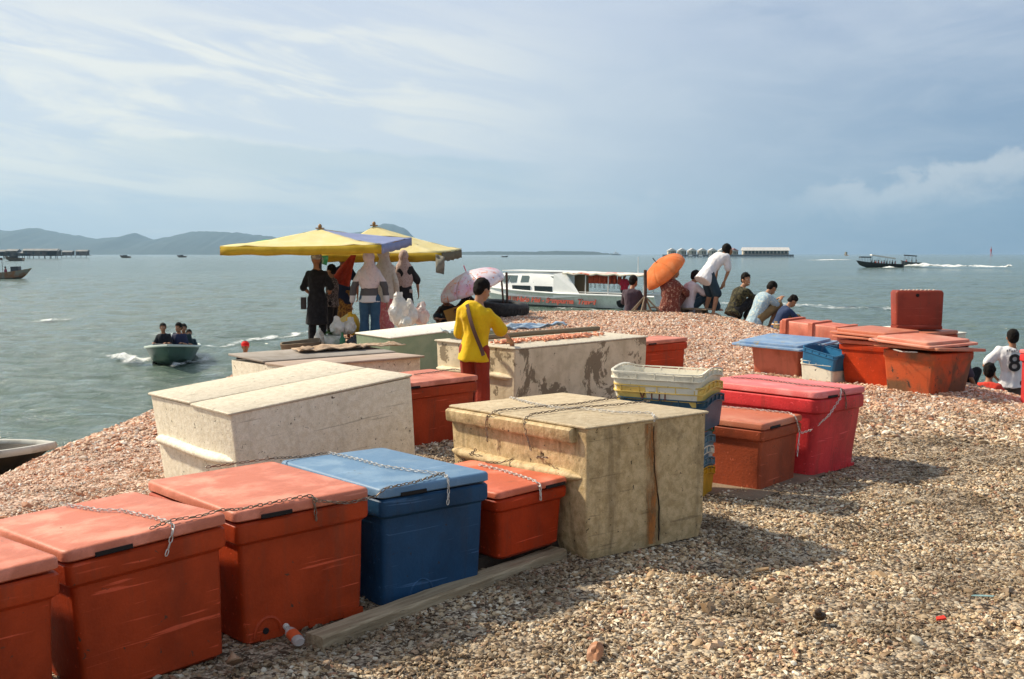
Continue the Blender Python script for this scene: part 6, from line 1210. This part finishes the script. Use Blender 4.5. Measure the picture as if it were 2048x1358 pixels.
foam_strip([W2(1590, 521.3), W2(1640, 521.0), W2(1712, 520.2)], [3.5, 6, 6], 'straight white wake line left of the black speedboat', h=.4, seed=13)
far_boat('fishing_boat', 'beached looking fishing boat with dark awning cut by the left edge', 14, 557.5, 6.0, 2.0, .8, 8, mat('worn_grey_hull', (.30, .29, .24), .7, c2=(.35, .15, .06), sc2=1.5), [(-2.9, -.6, 2.35, 2.3, mat('brown_canopy', (.07, .03, .02), .7))], 3, None, seats=(-.42, .0), posts=3, cabin=(1.1, .9, 1.45, mat('dark_box_paint', (.05, .06, .07), .6)), pm='left edge fishing boat')
foam_strip([W2(0, 561.5), W2(25, 561.5), W2(45, 560.5)], [.8, 1.0, .3], 'thin foam at the waterline of the left edge fishing boat', h=.1, cover=.7, seed=14)
far_boat('ship', 'white ship with raised superstructure on the horizon', 1231, 510.2, 30, 7, 3.0, 176, mat('grey_white_ship_paint', (.45, .48, .50), .5), None, 0, cabin=(-1.5, 15, 6.2, mat('white_cabin_paint', (.78, .79, .77))))
shp = [o for o in bpy.data.objects if o.name.startswith('ship')][0]
for nm, c, z0, z1 in (('bridge', (-.5, 8), 6.2, 8.6), ('mast', (0, .8), 8.6, 16)): b = MB(); b.loft([rrect(c[1] * (1 if z == z0 else .75), 4 if nm == 'bridge' else .8, .2, z, 3, c[0]) for z in (z0, z1)]); b.build(nm, mat('white_cabin_paint', (.78, .79, .77)), shp, 30)
far_boat('fishing_boat', 'small boxy boat on the horizon right of the stilt houses', 1692, 511.5, 12, 4, 1.8, 100, mat('worn_grey_hull', (.3, .29, .24)), None, 0, cabin=(0, 4, 6.5, mat('ochre_cabin_paint', (.22, .18, .10), .7)))
far_boat('fishing_boat', 'tiny dark boat on the water below the low wooded shore', 1010, 514.3, 7, 2, .9, 20, DH, None, 2, pm='tiny dark boat')
for i, (px, py, lb) in enumerate(((28, 521, 'tiny boat below the stilt village at the far left'), (250, 515, 'tiny boat on the water below the left mountain gap'), (363, 514, 'tiny boat below the second mountain slope'), (1865, 508.6, 'tiny white speedboat on the horizon at the far right'), (1808, 508.6, 'tiny white speedboat on the horizon above the black one'))): far_boat('distant_boat', lb, px, py + .8, 9, 2.5, 1.4, 170, WH_C if i > 2 else mat('brown_hull_paint', (.08, .05, .03), .6), None, 0, 'tiny boats far out on the water', cabin=(0, 3, 2.2, WH_C if i > 2 else DK_C))
def beacon():
    x, y = W2(1979, 509.0); y = 1500; x = (1979 - 1024) / FPX * y; root = empty('beacon', (x, y, WATER)); tag(root, 'slender red channel marker standing on the horizon at the right', 'beacon'); m = mat('red_beacon_paint', (.5, .06, .05), .5)
    for (a, c) in ((-1.5, -1.5), (1.5, -1.5), (0, 1.6)): b = MB(); b.tube([(a, c, -1), (0, 0, 7)], .3, 6); b.build('leg', m, root)
    b = MB(); b.loft([rrect(1.8, 1.8, .3, z) for z in (6.2, 10)]); b.build('cage', m, root, 30); b = MB(); b.tube([(0, 0, 10), (0, 0, 13)], .35, 6); b.build('lamp_post', m, root)
beacon()

# ------------------------------------------------------------------ stilt houses
SW = mat('cream_wall_paint', (.62, .56, .46), .8, c2=(.52, .46, .36), sc2=.6); SR = mat('pale_metal_roof', (.66, .64, .60), .5, c2=(.54, .52, .49), sc2=.8); SD = mat('dark_opening', (.04, .05, .045), .8); ST = mat('dark_stilt_wood', (.035, .030, .025), .9)
def gable(b, cx, cy, w, d, z0, z1, ov=.4, axis='x'):
    if axis == 'x': b.loft([[Vector((cx + s_ * (w / 2 + ov), cy - d / 2 - ov, z0)), Vector((cx + s_ * (w / 2 + ov), cy, z1)), Vector((cx + s_ * (w / 2 + ov), cy + d / 2 + ov, z0)), Vector((cx + s_ * (w / 2 + ov), cy, z0 + .12))] for s_ in (-1, 1)])
    else: b.loft([[Vector((cx - w / 2 - ov, cy + s_ * (d / 2 + ov), z0)), Vector((cx, cy + s_ * (d / 2 + ov), z1)), Vector((cx + w / 2 + ov, cy + s_ * (d / 2 + ov), z0)), Vector((cx, cy + s_ * (d / 2 + ov), z0 + .12))] for s_ in (-1, 1)])
D0 = 900.0
def deck(x0, x1, y, label):
    root = empty('jetty', ((x0 + x1) / 2, y, WATER)); tag(root, label, 'jetty'); L = x1 - x0; b = MB(); b.box((0, 0, 2.3), (L, 9, .5)); b.box((0, -4.2, 1.4), (L, .3, .9)); b.build('deck', ST, root, 20); n = int(L / 2.6)
    b = MB()
    for k in range(n + 1):
        for yy in (-4, 0, 4): b.tube([(-L / 2 + L * k / n, yy, -1), (-L / 2 + L * k / n, yy, 2.4)], .22, 5)
    b.build('piles', ST, root)
def X9(px, D=D0): return (px - 1024) / FPX * D
deck(X9(1326), X9(1583), D0, 'long dark jetty on piles carrying the row of stilt houses')
for i in range(7):
    cx_ = X9(1342 + i * 20.2 + (2 if i == 6 else 0)); root = empty('stilt_house', (cx_, D0 - .5, WATER + 2.55)); tag(root, ['leftmost', 'second', 'third', 'fourth', 'fifth', 'sixth', 'last'][i] + ' small cream stilt house on the jetty, counted from the left' if i < 6 else 'reddish roofed stilt house between the small huts and the long hall', 'house', 'cream stilt houses on the far jetty')
    w = 6.6; b = MB(); b.box((0, 0, 1.6), (w, 7, 3.2)); b.build('wall', SW, root, 20)
    b = MB(); gable(b, 0, 0, w, 7, 3.2, 5.2, .5, 'y'); b.build('roof', SR if i < 6 else mat('faded_red_roof', (.35, .13, .11), .6), root, 20)
    b = MB(); gable(b, -1.2, -3.9, 2.8, 1.6, 2.9, 4.2, .2, 'y'); b.build('porch_roof', SR, root, 20)
    for xx in (-.2, 1.2, 2.5): b = MB(); b.box((xx, -3.52, 1.5), (.95, .08, 2.3)); b.build('door', SD, root, 20)
    if 0 < i < 6: b = MB(); b.cap((-2.8, -4.6, -1.2), 1.0, (-1.0, -4.4, -1.0), .8, 8); b.build('mooring_float', mat('white_float', (.7, .68, .62), .6), root)
def hall():
    x0, x1 = X9(1484), X9(1574); w = x1 - x0; root = empty('stilt_hall', ((x0 + x1) / 2, D0, WATER + 2.55)); tag(root, 'long cream hall with pale ridged roof at the right end of the jetty', 'hall'); b = MB(); b.box((0, .8, 1.7), (w, 6, 3.4)); b.build('wall', SW, root, 20); b = MB(); gable(b, 0, 0, w, 8.5, 3.3, 6.0, .7, 'x'); b.build('roof', SR, root, 20)
    for k in range(12): b = MB(); b.box((-w / 2 + 2.2 + k * (w - 4.4) / 11 + 0, -2.26, 1.7), (2.0, .1, 2.1)); b.build('window', SD, root, 20)
    for k in range(13): b = MB(); b.tube([(-w / 2 + .5 + k * (w - 1) / 12, -4.2, 0), (-w / 2 + .5 + k * (w - 1) / 12, -4.2, 3.4)], .12, 5); b.build('veranda_post', SW, root)
    b = MB(); b.box((0, -4.3, .9), (w, .12, .3)); b.build('railing', ST, root, 20)
hall()
BRW = mat('brown_shack_wall', (.085, .07, .055), .9, c2=(.14, .12, .1), sc2=.4); GRR = mat('dull_metal_roof', (.17, .18, .18), .7, c2=(.30, .30, .29), sc2=.3)
def shack(px, w, D, h, label, seed=0, group='brown stilt shacks far out on the left'):
    x = X9(px, D); root = empty('stilt_shack', (x, D, WATER)); tag(root, label, 'house', group); rr = random.Random(seed)
    b = MB(); b.box((0, 0, 2.0 + h / 2), (w, 6, h)); b.build('wall', BRW, root, 20); b = MB(); gable(b, 0, 0, w, 6, 2.0 + h, 2 + h + 1.3, .6, 'x'); b.build('roof', GRR, root, 20)
    b = MB(); b.box((0, -1, 1.85), (w + 2.5, 10, .3)); b.build('deck', ST, root, 20)
    for k in range(max(3, int(w / 3))): b = MB(); t = k / (max(3, int(w / 3)) - 1); b.tube([(-w / 2 + w * t, -4, -1), (-w / 2 + w * t, -4, 1.9)], .22, 5); b.build('stilt', ST, root)
    for k in range(max(1, int(w / 5))): b = MB(); b.box((-w / 2 + 2 + k * 5, -3.05, 2 + h * .5), (1.3, .1, h * .6)); b.build('door', SD, root, 20)
for i, (px, w, h, lb) in enumerate(((4, 8, 2.6, 'stilt shack touching the left edge of the far village'), (17, 7, 2.2, 'second stilt shack of the far left village'), (30, 7, 3.0, 'pale fronted stilt shack near the left edge'), (44, 6, 1.6, 'low stilt shack in the gap of the far left village'), (57, 7, 1.5, 'lowest stilt shack before the long dark one'), (86, 22, 3.2, 'longest dark stilt shack of the far left village'), (110, 8, 2.8, 'stilt shack at the right end of the far left village'), (139, 8, 2.6, 'lone stilt hut right of the far left village'), (168, 9, 3.2, 'lone stilt hut farthest to the right on the left waters'))): shack(px, w, 720 if i < 7 else 900, h, lb, i)

# ------------------------------------------------------------------ hills, low shore
HILLM = mat('forested_hill', (.028, .046, .042), .95, c2=(.038, .056, .045), sc2=.01, bump=.2, bsc=.02)
def hills(name, D, pts, depth, label=None, seed=0, step=6, rough=1.0, m=HILLM):
    """terrain ridge: crest heights read along the horizon, sloping down on both sides"""
    xs = []; px = pts[0][0]
    while px <= pts[-1][0]: xs.append(px); px += step
    def crest(p):
        for (a, ya), (b_, yb) in zip(pts, pts[1:]):
            if a <= p <= b_: t = (p - a) / (b_ - a); t = t * t * (3 - 2 * t) * .5 + t * .5; return ya + (yb - ya) * t
        return pts[-1][1]
    rows = 14; vs = []
    for p in xs:
        X = (p - 1024) / FPX * D; H = max(0, (508.5 - crest(p)) / FPX * D) + 0.0
        for j in range(rows + 1):
            t = j / rows * 2 - 1; prof = (1 - abs(t) ** 1.25); n = noise.noise(Vector((X * .004, t * 3 + seed, 0))) * .35 + noise.noise(Vector((X * .02, t * 9, seed))) * .12
            H += (noise.noise(Vector((X * .006, seed, 2))) * 16 + noise.noise(Vector((X * .02, seed, 5))) * 9) * rough * min(1, H / 60) if j == 0 else 0; z = WATER - 3 + (H + 5) * prof * (1 + n * (1 - prof) * 1.4) + (noise.noise(Vector((X * .05, seed, t * 4))) * 4 * rough if prof > .2 else 0); vs.append((X * (1 + t * depth / D * .5), D + t * depth, z))
    n_ = rows + 1; fs = [(i * n_ + j, i * n_ + j + 1, (i + 1) * n_ + j + 1, (i + 1) * n_ + j) for i in range(len(xs) - 1) for j in range(rows)]
    me = bpy.data.meshes.new(name); me.from_pydata(vs, [], fs); me.update(); o = link_mesh(name, me, m, smooth=180); tag(o, kind='structure'); return o
hills('hills', 6500, [(-420, 470), (-250, 445), (-100, 466), (0, 463), (25, 463), (65, 455), (95, 460), (140, 469), (185, 478), (215, 475), (250, 474), (272, 464), (310, 481), (345, 473), (400, 463), (460, 464), (520, 470), (580, 482), (640, 480), (720, 462), (770, 451), (800, 452), (840, 478), (880, 500), (905, 509)], 1500, seed=1, step=4)
hills('low_wooded_shore', 4200, [(860, 507), (900, 504), (930, 503.4), (1000, 503), (1060, 503.2), (1120, 502), (1160, 502.6), (1190, 503.5), (1212, 506.5), (1222, 508)], 300, seed=4, step=2, rough=.6)

# ------------------------------------------------------------------ sea air
hz = MB(); hz.box((0, 4700, 215), (16000, 10200, 440)); o = hz.build('haze', None, None, None)
hm = bpy.data.materials.new('sea_air'); hm.use_nodes = True; hm.node_tree.nodes.clear(); pv = hm.node_tree.nodes.new('ShaderNodeVolumePrincipled'); ou = hm.node_tree.nodes.new('ShaderNodeOutputMaterial'); hm.node_tree.links.new(pv.outputs[0], ou.inputs['Volume'])
pv.inputs['Color'].default_value = (.44, .72, 1.0, 1); pv.inputs['Density'].default_value = .00010; pv.inputs['Anisotropy'].default_value = .2
o.data.materials.append(hm); tag(o, 'thin pale sea air over the whole bay', 'haze', kind='stuff')
